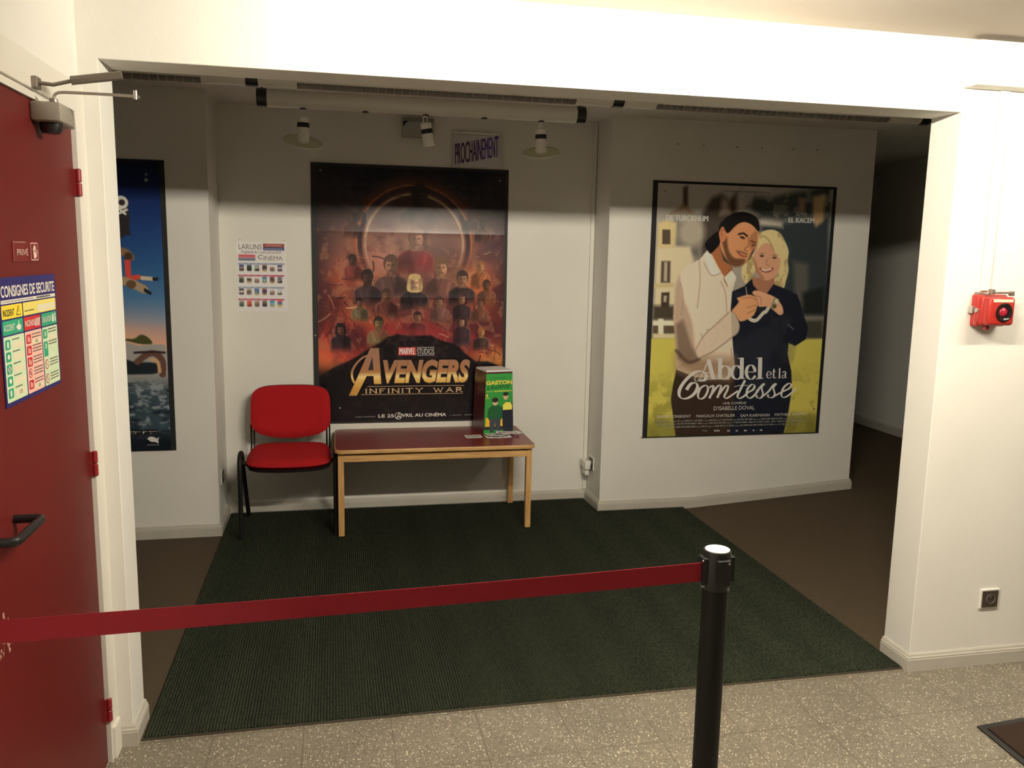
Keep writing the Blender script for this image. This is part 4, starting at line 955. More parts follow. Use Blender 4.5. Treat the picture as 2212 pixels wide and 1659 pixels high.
# woman: hair, face, navy dress
navy = (30, 33, 44); hair = (214, 196, 146)
P.poly([(69.91,39.07), (71.35,30.48), (79.24,27.25), (86.16,28.91), (90.66,34.33), (93.91,41.05), (93.69,47.25), (94.85,53.45), (93.34,60.95), (91.65,65.97), (85.27,63.54), (81.81,53.64), (71.60,53.79), (68.55,58.77), (66.77,62.51), (63.35,61.93), (61.04,57.64), (61.31,51.48), (66.37,46.49)], hair, .8, smooth=4)
P.over(P.mask([(69.91,39.07), (71.35,30.48), (79.24,27.25), (86.16,28.91), (90.66,34.33), (93.91,41.05), (93.34,60.95), (91.65,65.97), (63.35,61.93), (61.31,51.48)], 2) * np.clip((P.noise(3, 31, 3, .5) - .5) * 4, 0, .55), (138, 116, 74))
P.poly([(69.23,58.77), (84.95,59.18), (84.90,67.92), (78.30,71.73), (68.54,68.70)], (168, 116, 92), .8)
P.poly([(68.65,45.22), (69.91,39.07), (73.80,36.54), (79.89,36.41), (85.60,39.98), (88.45,46.10), (87.93,52.93), (84.86,57.94), (80.25,60.49), (75.38,59.31), (70.97,54.42)], (206, 156, 126), .6, smooth=4)
P.poly([(68.65,45.22), (70.50,47.64), (72.96,53.77), (78.13,59.58), (75.41,59.62), (70.97,54.42)], (158, 108, 84), 1.2, op=.7)
P.poly([(70.72,40.89), (72.78,31.67), (80.05,29.06), (87.25,34.41), (90.67,43.59), (88.11,46.11), (83.65,41.25), (79.13,35.20), (75.15,36.51)], hair, 1.0, smooth=4)
P.line([(72.53,32.90), (75.48,31.61), (79.81,35.18), (82.92,40.65)], 1.0, (150, 126, 82), .8, .6)
for e in ((74.69,44.50), (83.95,45.44)): P.ell(e[0], e[1], 1.5, .65, (70, 50, 44), .5); P.ell(e[0], e[1] - 1.6, 1.9, .35, (150, 112, 84), .5)
P.line([(79.19,45.65), (78.14,49.98), (80.59,50.87)], .5, (164, 110, 86), .5, .8)
P.line([(74.25,52.82), (77.09,54.45), (80.50,54.40), (83.11,52.69)], 1.5, (150, 74, 66), .5); P.line([(75.29,53.12), (78.08,54.06), (82.11,53.01)], .8, (236, 226, 210), .4)
P.poly([(54.65,68.21), (63.51,64.40), (68.59,59.39), (69.90,63.71), (78.30,71.73), (84.53,62.93), (93.72,65.95), (102.33,69.64), (105.62,75.93), (107.59,83.22), (107.50,82.03), (112.53,92.22), (111.03,99.91), (103.62,104.39), (98.56,102.45), (98.44,110.14), (102.14,121.79), (103.49,134.81), (102.10,149.19), (99.11,166.28), (54.96,165.76), (54.72,96.02), (54.31,78.75)], navy, .5)
P.line([(91.89,78.54), (91.33,89.69), (92.04,108.82)], .5, (12, 13, 20), .8, .8); P.line([(96.90,89.69), (101.33,92.87)], .7, (120, 112, 106), .4, .8)
P.over(P.mask([(54.65,68.21), (105.62,75.93), (107.50,82.03), (102.14,121.79), (54.96,165.76)], 2) * np.clip((n1 - .5) * 2, 0, .25), (64, 66, 78))
P.line([(64.56,65.01), (65.99,71.21)], .6, (216, 206, 186), .4, .7); P.line([(82.50,77.65), (80.34,81.12), (78.35,82.16), (73.88,86.89), (69.75,86.58), (67.90,84.39)], 2.3, (222, 214, 196), .4); P.line([(82.50,77.65), (80.34,81.12), (78.35,82.16), (73.88,86.89), (69.75,86.58), (67.90,84.39)], .35, (140, 130, 116), .3, .8)
# man: trousers, shirt, neck, head, cap
P.poly([(18.48,118.42), (59.69,120.72), (61.23,134.18), (59.11,165.87), (20.21,164.83), (15.59,139.82), (16.47,130.98)], (54, 42, 36), .6)
shirt = (222, 206, 186)
P.poly([(14.71,83.57), (14.76,65.54), (16.64,57.63), (22.84,51.48), (30.49,47.72), (35.44,42.18), (40.89,45.11), (48.27,57.20), (52.12,54.69), (57.42,58.92), (54.99,68.20), (54.72,79.99), (56.75,96.02), (57.99,104.84), (59.82,117.53), (56.67,127.07), (32.16,124.86), (18.55,119.68), (17.31,102.19), (14.39,83.66)], shirt, .6)
P.poly([(14.71,83.57), (14.76,65.54), (17.29,57.62), (20.71,72.81), (25.89,83.53), (28.22,89.79), (31.25,108.49), (25.06,117.23), (18.16,112.16), (14.87,86.73)], (176, 150, 128), 2.5, op=.8)
P.poly([(17.70,109.66), (38.09,111.04), (59.16,112.44), (59.82,117.53), (56.67,127.07), (32.16,124.86), (18.55,119.68)], (150, 122, 98), 9, op=.9)
P.poly([(16.34,89.81), (21.44,86.71), (28.34,104.09), (34.14,112.27), (29.00,116.00), (19.48,112.17)], (112, 92, 80), 3, op=.75)
P.line([(17.90,107.17), (26.26,114.72), (34.17,112.90)], 2.2, (86, 68, 58), 1.5, .8)
for q in ([(30.53,48.33), (31.87,60.47), (30.93,78.88)], [(18.19,62.46), (20.71,72.81), (19.96,83.55)], [(46.53,61.51), (50.37,69.48), (52.24,83.43)], [(38.42,93.51), (45.08,92.88), (46.73,97.89), (41.76,104.77)], [(34.55,96.00), (37.66,103.50), (36.60,108.52)], [(47.51,88.51), (51.82,92.88)], [(56.67,105.47), (58.12,117.52)]): P.line(q, .7, (156, 134, 116), .9, .7)
P.poly([(31.11,105.98), (38.49,94.76), (53.78,81.01), (60.98,87.86), (60.79,95.39), (52.32,101.04), (41.98,108.55), (34.14,112.27)], (212, 194, 172), 1, op=.85, smooth=4)
P.line([(31.15,106.61), (36.63,97.25), (44.90,89.76), (53.82,81.64)], .7, (150, 128, 108), .7, .8); P.line([(34.14,112.27), (44.60,107.30), (57.55,97.91)], .9, (128, 106, 90), .8, .7)
skin = (206, 146, 104)
P.poly([(38.44,42.73), (43.72,37.17), (47.70,48.03), (53.93,51.60), (52.16,55.30), (48.68,58.42), (43.94,51.75)], (168, 106, 70), .6)
P.poly([(48.38,59.04), (53.60,51.60), (54.76,54.04), (51.44,65.15), (48.83,60.87)], (150, 92, 62), .6)
P.poly([(33.57,44.03), (36.06,41.56), (45.53,56.01), (39.63,57.31)], (236, 224, 206), .6); P.line([(33.88,49.48), (39.65,57.62), (46.19,56.00)], .5, (160, 140, 122), .5); P.poly([(48.72,59.03), (53.75,54.05), (57.40,58.61), (52.11,65.14)], (230, 216, 198), .6)
P.poly([(43.65,35.96), (46.43,27.45), (52.83,23.67), (62.73,22.20), (69.67,25.66), (71.69,30.48), (70.51,37.83), (67.39,41.56), (64.43,47.75), (60.60,50.88), (55.96,51.87), (50.37,47.99), (46.00,41.98)], skin, .6, smooth=4)
P.poly([(45.59,35.32), (48.72,32.22), (50.57,40.67), (54.92,46.08), (60.99,46.58), (63.08,47.77), (60.60,50.88), (55.96,51.87), (50.37,47.99)], (92, 62, 46), 1.6, op=.85, smooth=3)
P.line([(56.65,41.77), (60.04,42.32), (63.81,43.47)], 1.0, (104, 70, 54), .8, .8); P.line([(57.73,42.97), (60.87,44.75), (63.57,45.00)], 1.1, (150, 84, 72), .5)
P.line([(57.28,30.81), (60.58,30.13), (63.37,31.89)], 1.2, (44, 32, 28), .6); P.line([(66.26,34.87), (69.71,36.01)], 1.1, (44, 32, 28), .6)
P.ell(*(60.09,32.87), 1.9, .8, (60, 42, 36), .5, .25); P.ell(*(68.13,37.57), 1.4, .8, (52, 36, 30), .5, .25)
P.line([(64.46,33.08), (64.45,37.95), (61.93,40.45), (64.02,41.63)], .8, (150, 98, 66), .6, .8); P.poly([(65.38,31.84), (70.42,26.85), (70.84,37.82), (67.39,41.56), (65.12,37.94)], (150, 98, 68), 1.5, op=.6)
P.poly([(43.25,29.33), (45.68,25.96), (48.42,27.40), (48.72,32.22), (46.96,35.89), (44.24,34.74)], (196, 128, 92), .5, smooth=3); P.line([(45.41,32.30), (45.19,28.68), (47.48,28.33)], .6, (136, 80, 58), .5, .8)
P.poly([(43.28,29.93), (43.61,24.51), (49.87,18.93), (58.33,16.29), (66.45,17.87), (70.76,21.99), (71.56,28.65), (66.23,24.53), (60.76,22.86), (55.56,24.80), (50.56,29.76), (48.57,29.81), (45.68,25.96)], (30, 27, 28), .5, smooth=4)
P.poly([(42.88,28.74), (38.78,31.85), (35.05,35.55), (34.04,38.58), (36.06,41.56), (38.80,43.33), (44.38,37.16), (43.43,32.34)], (26, 24, 25), .5, smooth=3)
# the two bumped fists and the watch
P.poly([(55.44,80.61), (60.14,74.98), (58.63,72.51), (61.93,71.24), (67.27,69.95), (72.16,71.78), (73.52,76.76), (72.80,81.15), (70.30,84.70), (62.34,87.86), (58.66,83.49)], (216, 158, 114), .6, smooth=3)
for q in ([(62.69,72.48), (68.75,71.81), (72.62,73.65)], [(66.49,78.68), (73.18,76.77)], [(66.74,82.43), (72.71,79.90)]): P.line(q, .5, (156, 100, 72), .5, .8)
P.poly([(69.22,68.69), (71.84,67.11), (78.08,68.61), (86.54,71.66), (91.80,77.28), (92.86,82.32), (90.17,83.37), (86.52,80.86), (82.18,77.97), (76.00,78.00), (73.18,76.77), (72.54,72.40)], (214, 164, 130), .6, smooth=3)
for q in ([(70.37,70.55), (75.57,71.75), (76.60,76.75)], [(72.88,72.40), (74.59,77.38)]): P.line(q, .5, (158, 104, 80), .5, .8)
P.poly([(85.86,71.67), (89.40,72.89), (86.45,79.83), (83.23,78.27)], (150, 136, 106), .6); P.ell(*(87.55,74.16), 1.3, 1.6, (206, 200, 176), .4); P.ell(*(86.29,77.63), 1.6, 1.3, (92, 82, 60), .4)
P.mesh('printed_paper', M['print'], ab_, -0.0115, 1.32, folds(123, 164, (31, 62, 93), (41, 82, 123), 0.0010, seed=6))
mb = MB(); yy = -0.0152; W_ = M['ink']
def pen(pts, th, tn=.0016, nib=0.0, sm=6): mb.stroke([cm(p) for p in pts], yy, W_, th, tn, nib, sm)
# Abdel
pen([(41.21,112.64), (38.56,119.24), (35.58,125.85)], .006, .003); pen([(40.77,113.26), (45.05,126.29)], .030, .004, sm=0); pen([(38.04,121.89), (43.44,121.95)], .004, .004, sm=0); pen([(39.79,126.41), (47.77,126.38)], .005, .005, sm=0); pen([(33.59,126.34), (38.30,126.33)], .004, .004, sm=0)
pen([(40.89,112.95), (37.06,122.39), (34.96,126.80), (32.66,127.72), (31.55,125.81), (33.12,123.93)], .006, .003)
for x_, s_ in (('b', 1), ('d', 1), ('l', 1)): pass
pen([(49.10,112.50), (49.68,126.53)], .029, .004, sm=0); pen([(45.94,112.73), (49.64,112.51)], .005, .005, sm=0)
pen([(49.93,119.35), (52.32,117.34), (55.47,118.77), (56.71,122.28), (55.20,125.45), (52.54,126.50), (49.75,125.39)], .025, .005)
pen([(64.75,112.17), (65.39,126.21)], .029, .004, sm=0); pen([(61.89,112.46), (65.29,112.17)], .005, .005, sm=0); pen([(65.20,126.40), (67.93,126.05)], .005, .005, sm=0)
pen([(64.26,119.36), (61.53,117.42), (59.20,118.48), (58.08,122.29), (59.65,125.50), (62.46,126.63), (64.77,125.12)], .025, .005)
pen([(69.37,121.77), (74.52,121.51), (73.84,118.62), (71.81,117.13), (69.47,118.26), (68.56,122.09), (70.19,125.82), (73.14,126.63), (75.41,124.40)], .024, .005)
pen([(78.16,112.07), (78.74,126.37)], .029, .004, sm=0); pen([(75.49,112.43), (78.72,112.07)], .005, .005, sm=0); pen([(75.91,126.53), (81.30,126.21)], .005, .005, sm=0)
# et la
pen([(83.72,124.05), (86.84,123.70), (86.15,121.95), (84.74,121.74), (83.78,123.86), (84.92,126.12), (87.31,125.38)], .009, .003); pen([(88.79,119.85), (88.90,125.20), (89.81,126.18), (90.83,125.68)], .010, .003); pen([(87.75,121.77), (90.53,121.67)], .004, .004, sm=0)
pen([(93.03,119.37), (93.31,126.10)], .011, .003, sm=0); pen([(92.34,126.21), (94.44,126.11)], .003, .003, sm=0)
pen([(95.29,122.50), (96.49,121.60), (97.61,122.52), (97.61,125.30), (98.66,126.16)], .010, .003); pen([(97.49,123.68), (95.65,124.44), (95.38,125.60), (96.49,126.26), (97.68,125.30)], .007, .003)
# Comtesse, brush script
nb = -0.35
pen([(34.99,127.43), (38.67,126.84), (39.63,123.68), (36.65,121.12), (31.97,121.39), (26.19,125.74), (21.83,131.69), (21.08,136.42), (23.22,139.00), (27.56,138.75), (31.77,135.96), (33.90,131.86), (32.73,128.99), (29.71,128.95), (27.48,131.13), (26.26,133.33)], .024, .006, nb, 8)
pen([(38.55,130.65), (35.96,132.52), (34.52,136.96), (36.02,139.54), (39.33,138.31), (41.44,133.88), (40.58,130.68), (38.55,130.65)], .0165, .005, nb)
pen([(42.34,131.98), (45.32,130.75), (44.57,135.20), (42.77,139.33)], .0165, .005, nb, 4); pen([(44.30,136.48), (48.08,131.42), (50.62,130.69), (50.27,134.01), (48.54,139.11)], .0165, .005, nb); pen([(49.75,136.57), (53.53,131.50), (55.88,130.89), (55.40,134.09), (53.59,137.91), (55.06,139.54), (59.03,137.36), (63.32,134.53)], .0165, .005, nb)
pen([(68.01,127.33), (64.98,133.59), (63.20,138.07), (64.69,139.70), (68.04,138.15), (70.63,135.61)], .0175, .005, nb); pen([(60.39,131.72), (65.14,130.76), (69.98,130.96)], .005, .004, 0)
pen([(70.31,135.93), (74.32,133.73), (75.18,131.16), (73.05,130.36), (70.46,133.03), (69.70,137.21), (71.95,139.70), (75.30,137.94), (78.49,133.79)], .0165, .005, nb)
pen([(76.86,135.38), (80.72,130.91), (82.40,129.97), (80.49,132.53), (81.85,137.08), (80.29,139.65), (77.47,139.27), (77.36,137.65)], .0155, .005, nb); pen([(80.94,139.01), (85.59,135.51), (89.11,131.03), (91.15,130.08), (89.23,132.65), (90.61,137.22), (89.02,139.47), (85.99,139.22), (85.72,137.46)], .0155, .005, nb)
pen([(90.03,138.83), (94.77,136.31), (100.91,133.47), (102.48,130.89), (100.30,130.08), (96.97,132.76), (95.55,137.30), (97.13,139.60), (101.25,138.04), (106.44,133.55)], .0165, .005, nb)
mb.build('title_lettering', None, ab_)
mb = MB()
T(mb, 'CHARLOTTE', (10.78,19.43), (30.52,15.90), yy, M['inkmid']); T(mb, 'DE TURCKHEIM', (6.35,23.10), (34.91,19.59), yy, M['ink']); T(mb, 'DE TURCKHEIM', (6.67,23.09), (35.24,19.58), yy - .0001, M['ink'])
T(mb, 'AMIR', (97.12,18.35), (105.70,15.54), yy, M['inkmid']); T(mb, 'EL KACEM', (92.15,22.28), (110.82,18.96), yy, M['ink']); T(mb, 'EL KACEM', (92.49,22.27), (111.16,18.95), yy - .0001, M['ink'])
T(mb, 'UNE COMÉDIE', (52.92,143.68), (70.00,141.67), yy, M['ink'], bold=-.006); T(mb, 'D’ISABELLE DOVAL', (46.45,147.55), (76.33,144.90), yy, M['ink'], bold=-.006)
for s_, a, b in (('ANNE CONSIGNY', (6.10,152.07), (30.33,150.17)), ('MARGAUX CHATELIER', (34.09,152.18), (62.13,150.33)), ('SAM KARMANN', (66.21,152.56), (87.92,150.61)), ('MATHIEU SIMONET', (91.72,152.39), (116.48,150.54))): T(mb, s_, a, b, yy, M['ink'], bold=-.006)
rng = np.random.RandomState(4); cr_ = mat('credit_ink', (0.30, 0.29, 0.26), 0.5)
for (a, b) in (((5.71,154.87), (116.46,154.78)), ((5.80,156.78), (116.62,156.77)), ((10.22,158.99), (112.11,158.79))):
    x = a[0]; zz = lambda x_: -(a[1] + (b[1] - a[1]) * (x_ - a[0]) / (b[0] - a[0]) - 0.6) / 100
    while x < b[0]:
        L_ = 0.5 + rng.rand() * 3.2; h_ = .011 if rng.rand() > .25 else .006
        e_ = min(x + L_, b[0]); n_ = max(1, int((e_ - x) / .42))
        for q in range(n_):
            xa = x + (e_ - x) * q / n_; mb.rect(xa / 100, zz(xa) - .0055, (xa + .27) / 100, zz(xa) - .0055 + h_, yy, cr_)
        x += L_ + .45
for p, w2 in (((39.29,161.33), 3.6), ((47.83,161.54), 4.2), ((57.33,161.78), 2.0), ((63.56,161.94), 1.6), ((69.61,161.96), 2.2), ((76.10,161.99), 1.2), ((81.42,162.00), 1.8)):
    for q in range(4): mb.rect((p[0] + w2 * q / 4) / 100, -(p[1] + .5) / 100, (p[0] + w2 * q / 4 + w2 * .17) / 100, -(p[1] - .5 + .25 * (q % 2)) / 100, yy, M['ink'] if w2 != 3.6 else M['inkgrey'])
rng = np.random.RandomState(14); a, b = (44.63,3.56), (77.48,2.76)
x = a[0]
while x < b[0]: mb.rect(x / 100, -(a[1] + .3) / 100, (x + .8) / 100, -(a[1] - .4) / 100, yy, M['inkgrey']); x += 1.1
mb.build('small_lettering', None, ab_)
for x, z in ((0.045, -0.05), (1.21, -1.48), (-0.035, -1.645)): MB().lathe([(0.006, 0), (0.006, 0.002), (0.003, 0.003), (0, 0.003)], (x, -0.0152, z), (0, -1, 0), 14).build('board_screw', M['bronze'], ab_)

# ---- blue poster half hidden by the left pier
bl = thing('film_poster', 'deep blue seaside poster partly hidden by the left pier of the opening', 'poster', (-1.442, LY, 2.142))
MB().box((-0.030, -0.0105, -1.612), (1.226, -0.0006, 0.016)).build('backing_board', M['blackcard'], bl)
P = Paint(120, 161, 2.6)
yv = lambda p: p[1]
P.vgrad([(0, (14, 24, 52)), (16, (22, 38, 86)), (34, (32, 58, 112)), (56, (44, 84, 132)), (74, (72, 110, 150)), (86, (124, 136, 158)), (92, (168, 146, 146)), (100, (206, 158, 132)), (112, (196, 150, 122)), (161, (24, 28, 36))])
n2 = P.noise(9, 21, 4, 2.2); n3 = P.noise(4, 22, 4, 2.0)
P.glow(86, 98, 26, 12, (222, 166, 130), .7)
sea = [(-2, 112), (95.49,98.20), (98.74,98.60), (105.60,100.59), (112.25,99.83), (118.91,99.85), (122, 113), (122, 165), (-2, 165)]
P.poly(sea, (150, 148, 146), 1)
P.over(P.mask(sea, 1) * np.clip((P.Y - 116) / 12, 0, 1), (52, 66, 76))
P.over(P.mask(sea, 1) * np.clip((n3 - .5) * 5, 0, .75) * np.clip((P.Y - 118) / 6, 0, 1) * np.clip((156 - P.Y) / 12, 0, 1), (142, 152, 156))
P.over(P.mask(sea, 1) * np.clip((.48 - n2) * 5, 0, .7) * np.clip((P.Y - 118) / 6, 0, 1), (22, 30, 38))
P.over(np.clip((P.Y - 148) / 8, 0, 1), (20, 26, 34))
P.poly([(95.53,97.42), (98.84,96.64), (102.85,96.65), (106.62,94.29), (110.22,95.87), (112.42,99.43), (105.65,99.57), (98.78,97.82), (95.47,98.59)], (66, 70, 40), .5, smooth=3)
# dark wave back with curved neck of a sea beast
P.poly([(95.09,106.46), (102.24,109.67), (114.01,110.56), (114.51,116.15), (104.86,116.85), (94.62,115.94)], (30, 36, 42), 1, smooth=3)
P.line([(104.08,109.68), (109.80,105.36), (114.23,105.39), (117.38,109.79), (117.08,116.98)], 3.6, (92, 66, 58), .6); P.line([(111.50,108.55), (114.78,109.77), (115.66,115.36)], 1.8, (186, 150, 110), .6)
P.line([(102.85,104.53), (109.85,104.17), (114.28,104.19), (118.71,104.62)], 1.3, (48, 36, 40), .5)
# dark hat with crossed bones, flying legs
P.ell(*(98.09,30.24), 5.6, 11, (46, 42, 46), .5); P.poly([(98.84,29.46), (102.98,32.36), (103.72,39.52), (100.53,38.84), (97.80,36.26)], (44, 40, 44), .5)
P.line([(98.62,27.57), (102.50,25.56)], 1.2, (220, 214, 200), .3); P.line([(98.72,25.46), (101.59,27.90)], 1.2, (220, 214, 200), .3)
d_ = (99.70,21.77); P.ell(d_[0], d_[1], 3.6, 3.6, (222, 216, 202), .4); P.ell(d_[0] + .4, d_[1], 1.7, 1.7, (50, 46, 52), .4)
P.line([(97.24,47.63), (101.11,49.07), (103.16,51.32)], 4.2, (126, 100, 76), .5); P.ell(*(102.10,50.96), 2.2, 2.4, (72, 54, 44), .6)
P.poly([(99.85,52.91), (103.09,52.85), (103.05,61.28), (107.41,60.84), (109.16,62.36), (104.34,64.73), (100.13,62.09)], (196, 72, 64), .5)
P.line([(108.78,62.75), (113.86,63.07)], 2.2, (190, 176, 154), .5); P.line([(99.30,64.40), (104.27,66.27), (109.23,68.92)], 4.6, (158, 136, 110), .6); P.ell(*(102.82,66.29), 2.6, 2.4, (96, 74, 56), .6)
P.poly([(113.89,62.45), (117.19,62.10), (116.88,64.19), (114.18,64.07)], (34, 34, 36), .4); P.poly([(109.63,68.14), (113.52,70.82), (112.73,72.15), (109.17,70.09)], (28, 28, 32), .4)
P.ell(*(113.29,6.36), .7, .7, (90, 104, 130), .3); P.ell(*(113.16,9.28), .9, .9, (120, 130, 150), .3)
P.mesh('printed_paper', M['print'], bl, -0.0115, 1.45, folds(120, 161, (30, 60, 90), (40, 80, 121), 0.0008, seed=9))
mb = MB(); T(mb, 'AMALIE NÆSBY FICK', (78, (98.83,151.18)[1]), ((112.85,151.55)[0], (98.90,149.72)[1]), -0.0152, M['ink'], bold=.015)
for k in range(3):
    for q in range(12): mb.rect((66 + q * 4) / 100, -(149.6 + k * 1.5) / 100, (69.2 + q * 4) / 100, -(148.6 + k * 1.5) / 100, -0.0152, M['inkdim'])
e_ = (110.34,154.89); mb.flat([cm((e_[0] + a * 1.3, e_[1] + b * 1.3)) for a, b in ((-2.4, -.6), (-1.2, -1.6), (.4, -1.4), (1.6, -.6), (2.6, -1.2), (2.2, .4), (2.4, 1.6), (.8, .9), (-.8, .8))], -0.0152, M['ink'])
for q in range(5): mb.rect((e_[0] - 3 + q * 1.3) / 100, -(e_[1] + 3.3) / 100, (e_[0] - 2.2 + q * 1.3) / 100, -(e_[1] + 2.4) / 100, -0.0152, M['inkgrey'])
mb.build('small_lettering', None, bl)

# ---- monthly programme sheet
pr = thing('programme_sheet', 'white cinema programme sheet with rows of thumbnails left of the dark poster', 'programme', (0.103, BY, 1.732))
P = Paint(30.0, 42.8, 9)
P.vgrad([(0, (250, 247, 248)), (43, (246, 244, 246))])
S1 = [(16.07,1.05), (28.72,2.94)]
a, b, c_ = (16.07,1.05), (28.67,5.20), (21.77,3.18); P.rect(a[0], a[1], b[0], c_[1], (168, 70, 60)); P.rect(a[0], c_[1], b[0], b[1], (70, 82, 132)); P.rect(a[0] + 1.5, a[1] + .6, b[0] - 1.5, a[1] + 1.0, (220, 170, 160)); P.rect(a[0] + 1, a[1] + 1.4, b[0] - 1, a[1] + 1.7, (220, 150, 120)); P.rect(a[0] + 1, c_[1] + .7, b[0] - 1, c_[1] + 1.1, (140, 150, 190)); P.rect(a[0] + .5, b[1] - .7, b[0] - .5, b[1] - .4, (160, 170, 200))
a, b, c_ = (1.24,7.87), (11.37,11.69), (5.60,10.00); P.rect(a[0], a[1], b[0], c_[1], (232, 128, 136)); P.rect(a[0], c_[1], b[0], b[1], (140, 152, 176)); P.rect(a[0] + 1, a[1] + .6, b[0] - 1, a[1] + 1.1, (205, 96, 110)); P.rect(a[0] + .5, b[1] - .9, b[0] - .5, b[1] - .5, (104, 120, 150))
rows = [((1.09,13.01), (28.48,13.92), (152, 166, 196)), ((0.87,20.27), (28.31,21.35), (206, 92, 122)), ((0.65,27.64), (28.15,28.80), (160, 174, 204)), ((0.57,35.01), (28.06,36.03), (206, 92, 122))]
cols = [[((58, 74, 150), (150, 150, 146), (58, 62, 48)), ((90, 104, 108), (52, 60, 60), (26, 30, 28)), ((170, 180, 200), (176, 170, 160), (50, 44, 44)), ((150, 80, 50), (70, 70, 100), (190, 150, 90)), ((245, 242, 238), (176, 160, 146), (120, 100, 90)), ((70, 70, 110), (180, 176, 200), (84, 76, 100))],
        [((150, 150, 140), (96, 92, 78), (60, 60, 48)), ((220, 212, 206), (90, 76, 66), (200, 170, 130)), ((245, 242, 238), (170, 156, 140), (130, 110, 100)), ((80, 160, 200), (150, 180, 190), (170, 160, 130)), ((160, 70, 60), (80, 76, 110), (190, 140, 80)), ((110, 140, 150), (150, 146, 140), (40, 44, 40))],
        [((70, 66, 90), (190, 186, 200), (70, 66, 90)), ((190, 180, 170), (120, 100, 92), (140, 130, 124)), ((50, 130, 200), (110, 150, 170), (190, 170, 110)), ((170, 80, 60), (70, 74, 110), (190, 140, 90)), ((245, 242, 238), (170, 156, 150), (120, 104, 100)), ((214, 218, 232), (220, 222, 232), (110, 116, 90))],
        [((170, 180, 170), (110, 120, 110), (70, 80, 66)), ((240, 120, 104), (232, 100, 86), (150, 50, 46)), ((190, 180, 176), (150, 136, 128), (120, 100, 90)), ((130, 124, 116), (96, 90, 84), (50, 50, 46)), ((70, 150, 210), (140, 180, 200), (180, 176, 150)), ((214, 80, 80), (90, 130, 200), (232, 200, 90))]]
rng = np.random.RandomState(2)
for (a, b, cc), tints in zip(rows, cols):
    P.rect(a[0], a[1], b[0], a[1] + 1.0, cc); step = (b[0] - a[0]) / 6
    for k in range(5): P.rect(a[0] + 1 + k * 4, a[1] + .3, a[0] + 3.5 + k * 4, a[1] + .6, (232, 226, 234), .1, .7)
    for k, (t0, t1, t2) in enumerate(tints):
        x = a[0] + step * k + .5; y = a[1] + 1.15; P.rect(x, y, x + 2.75, y + 1.3, t0); P.rect(x, y + 1.2, x + 2.75, y + 2.7, t1, .4); P.rect(x, y + 2.5, x + 2.75, y + 3.65, t2, .4)
        for q in range(4): P.ell(x + .4 + rng.rand() * 2, y + .9 + rng.rand() * 2, .25 + rng.rand() * .3, .3 + rng.rand() * .4, [v * (.6 + .8 * rng.rand()) for v in t1], .2, op=.8)
        P.rect(x + .5, y + 3.85, x + 2.2, y + 4.05, (120, 110, 112), .1, .8)
P.mesh('printed_sheet', M['printmatt'], pr, -0.0030, 0.88)
mb = MB(); T(mb, 'LARUNS', (1.61,4.73), (15.25,1.60), -0.0036, M['inkbrown'], bold=-.004); T(mb, 'Programme du 11 avril au 8 mai 2018', (3.31,7.69), (26.55,5.39), -0.0036, M['inkbrown'], bold=.004)
T(mb, 'C', (12.93,10.80), (15.79,7.96), -0.0036, M['inkbrown']); T(mb, 'INÉMA', (16.27,11.10), (27.55,7.96), -0.0036, M['inkbrown'], bold=-.004)
for q in range(9): a = (15.98,11.54); mb.rect((a[0] + q * .9) / 100, -(a[1] + .12) / 100, (a[0] + .45 + q * .9) / 100, -(a[1] - .15) / 100, -0.0036, M['inkgrey'])
mb.build('lettering', None, pr)
for p in ((2.47,-1.04), (28.52,-0.82)): MB().lathe([(0.003, 0), (0.003, 0.005), (0, 0.006)], (p[0] / 100, -0.0006, -p[1] / 100 + .001), (0, -1, 0), 10).build('pin', M['bronze'], pr)
MB().box((0, -0.0026, -0.428), (0.30, -0.0004, 0)).build('paper_edge', M['pale_paper'], pr)

# ---- hanging sign above the dark poster
sg = thing('paper_sign', 'white paper sign in a clear sleeve with purple lettering above the dark poster', 'sign', (1.435, BY - 0.030, 2.440), rot=(math.radians(-5), 0, 0))
MB().box((0.004, -0.0012, -0.212), (0.313, 0.0002, -0.014)).build('paper_sheet', mat('sign_paper', (0.80, 0.77, 0.82), 0.5), sg)
MB().box((0.0, -0.0022, -0.226), (0.319, -0.0016, 0.004)).build('clear_sleeve', M['sleeve'], sg)
pur = gradmat('purple_lettering', 0.01, 0.30, [(0, (66, 26, 74)), (.5, (88, 40, 104)), (.78, (92, 74, 160)), (1, (76, 26, 92))], axis=0)
mb = MB(); mb.text('PROCHAINEMENT', 0.012, -0.204, 0.290, -0.072, -0.0024, pur, rise=0.22); mb.text('PROCHAINEMENT', 0.0145, -0.204, 0.2925, -0.072, -0.0026, pur, rise=0.22); mb.build('lettering', None, sg)
mb = MB(); mb.box((0.002, -0.0035, -0.010), (0.30, 0.0012, 0.003)); mb.build('hanging_strip', M['white'], sg)
for x in (0.05, 0.235): MB().lathe([(0, -0.030), (0.0018, -0.030), (0.0018, 0.0), (0.004, 0.001), (0, 0.003)], (x, -0.003, 0.004), (0, -1, 0), 8).build('pin', M['bronze'], sg)

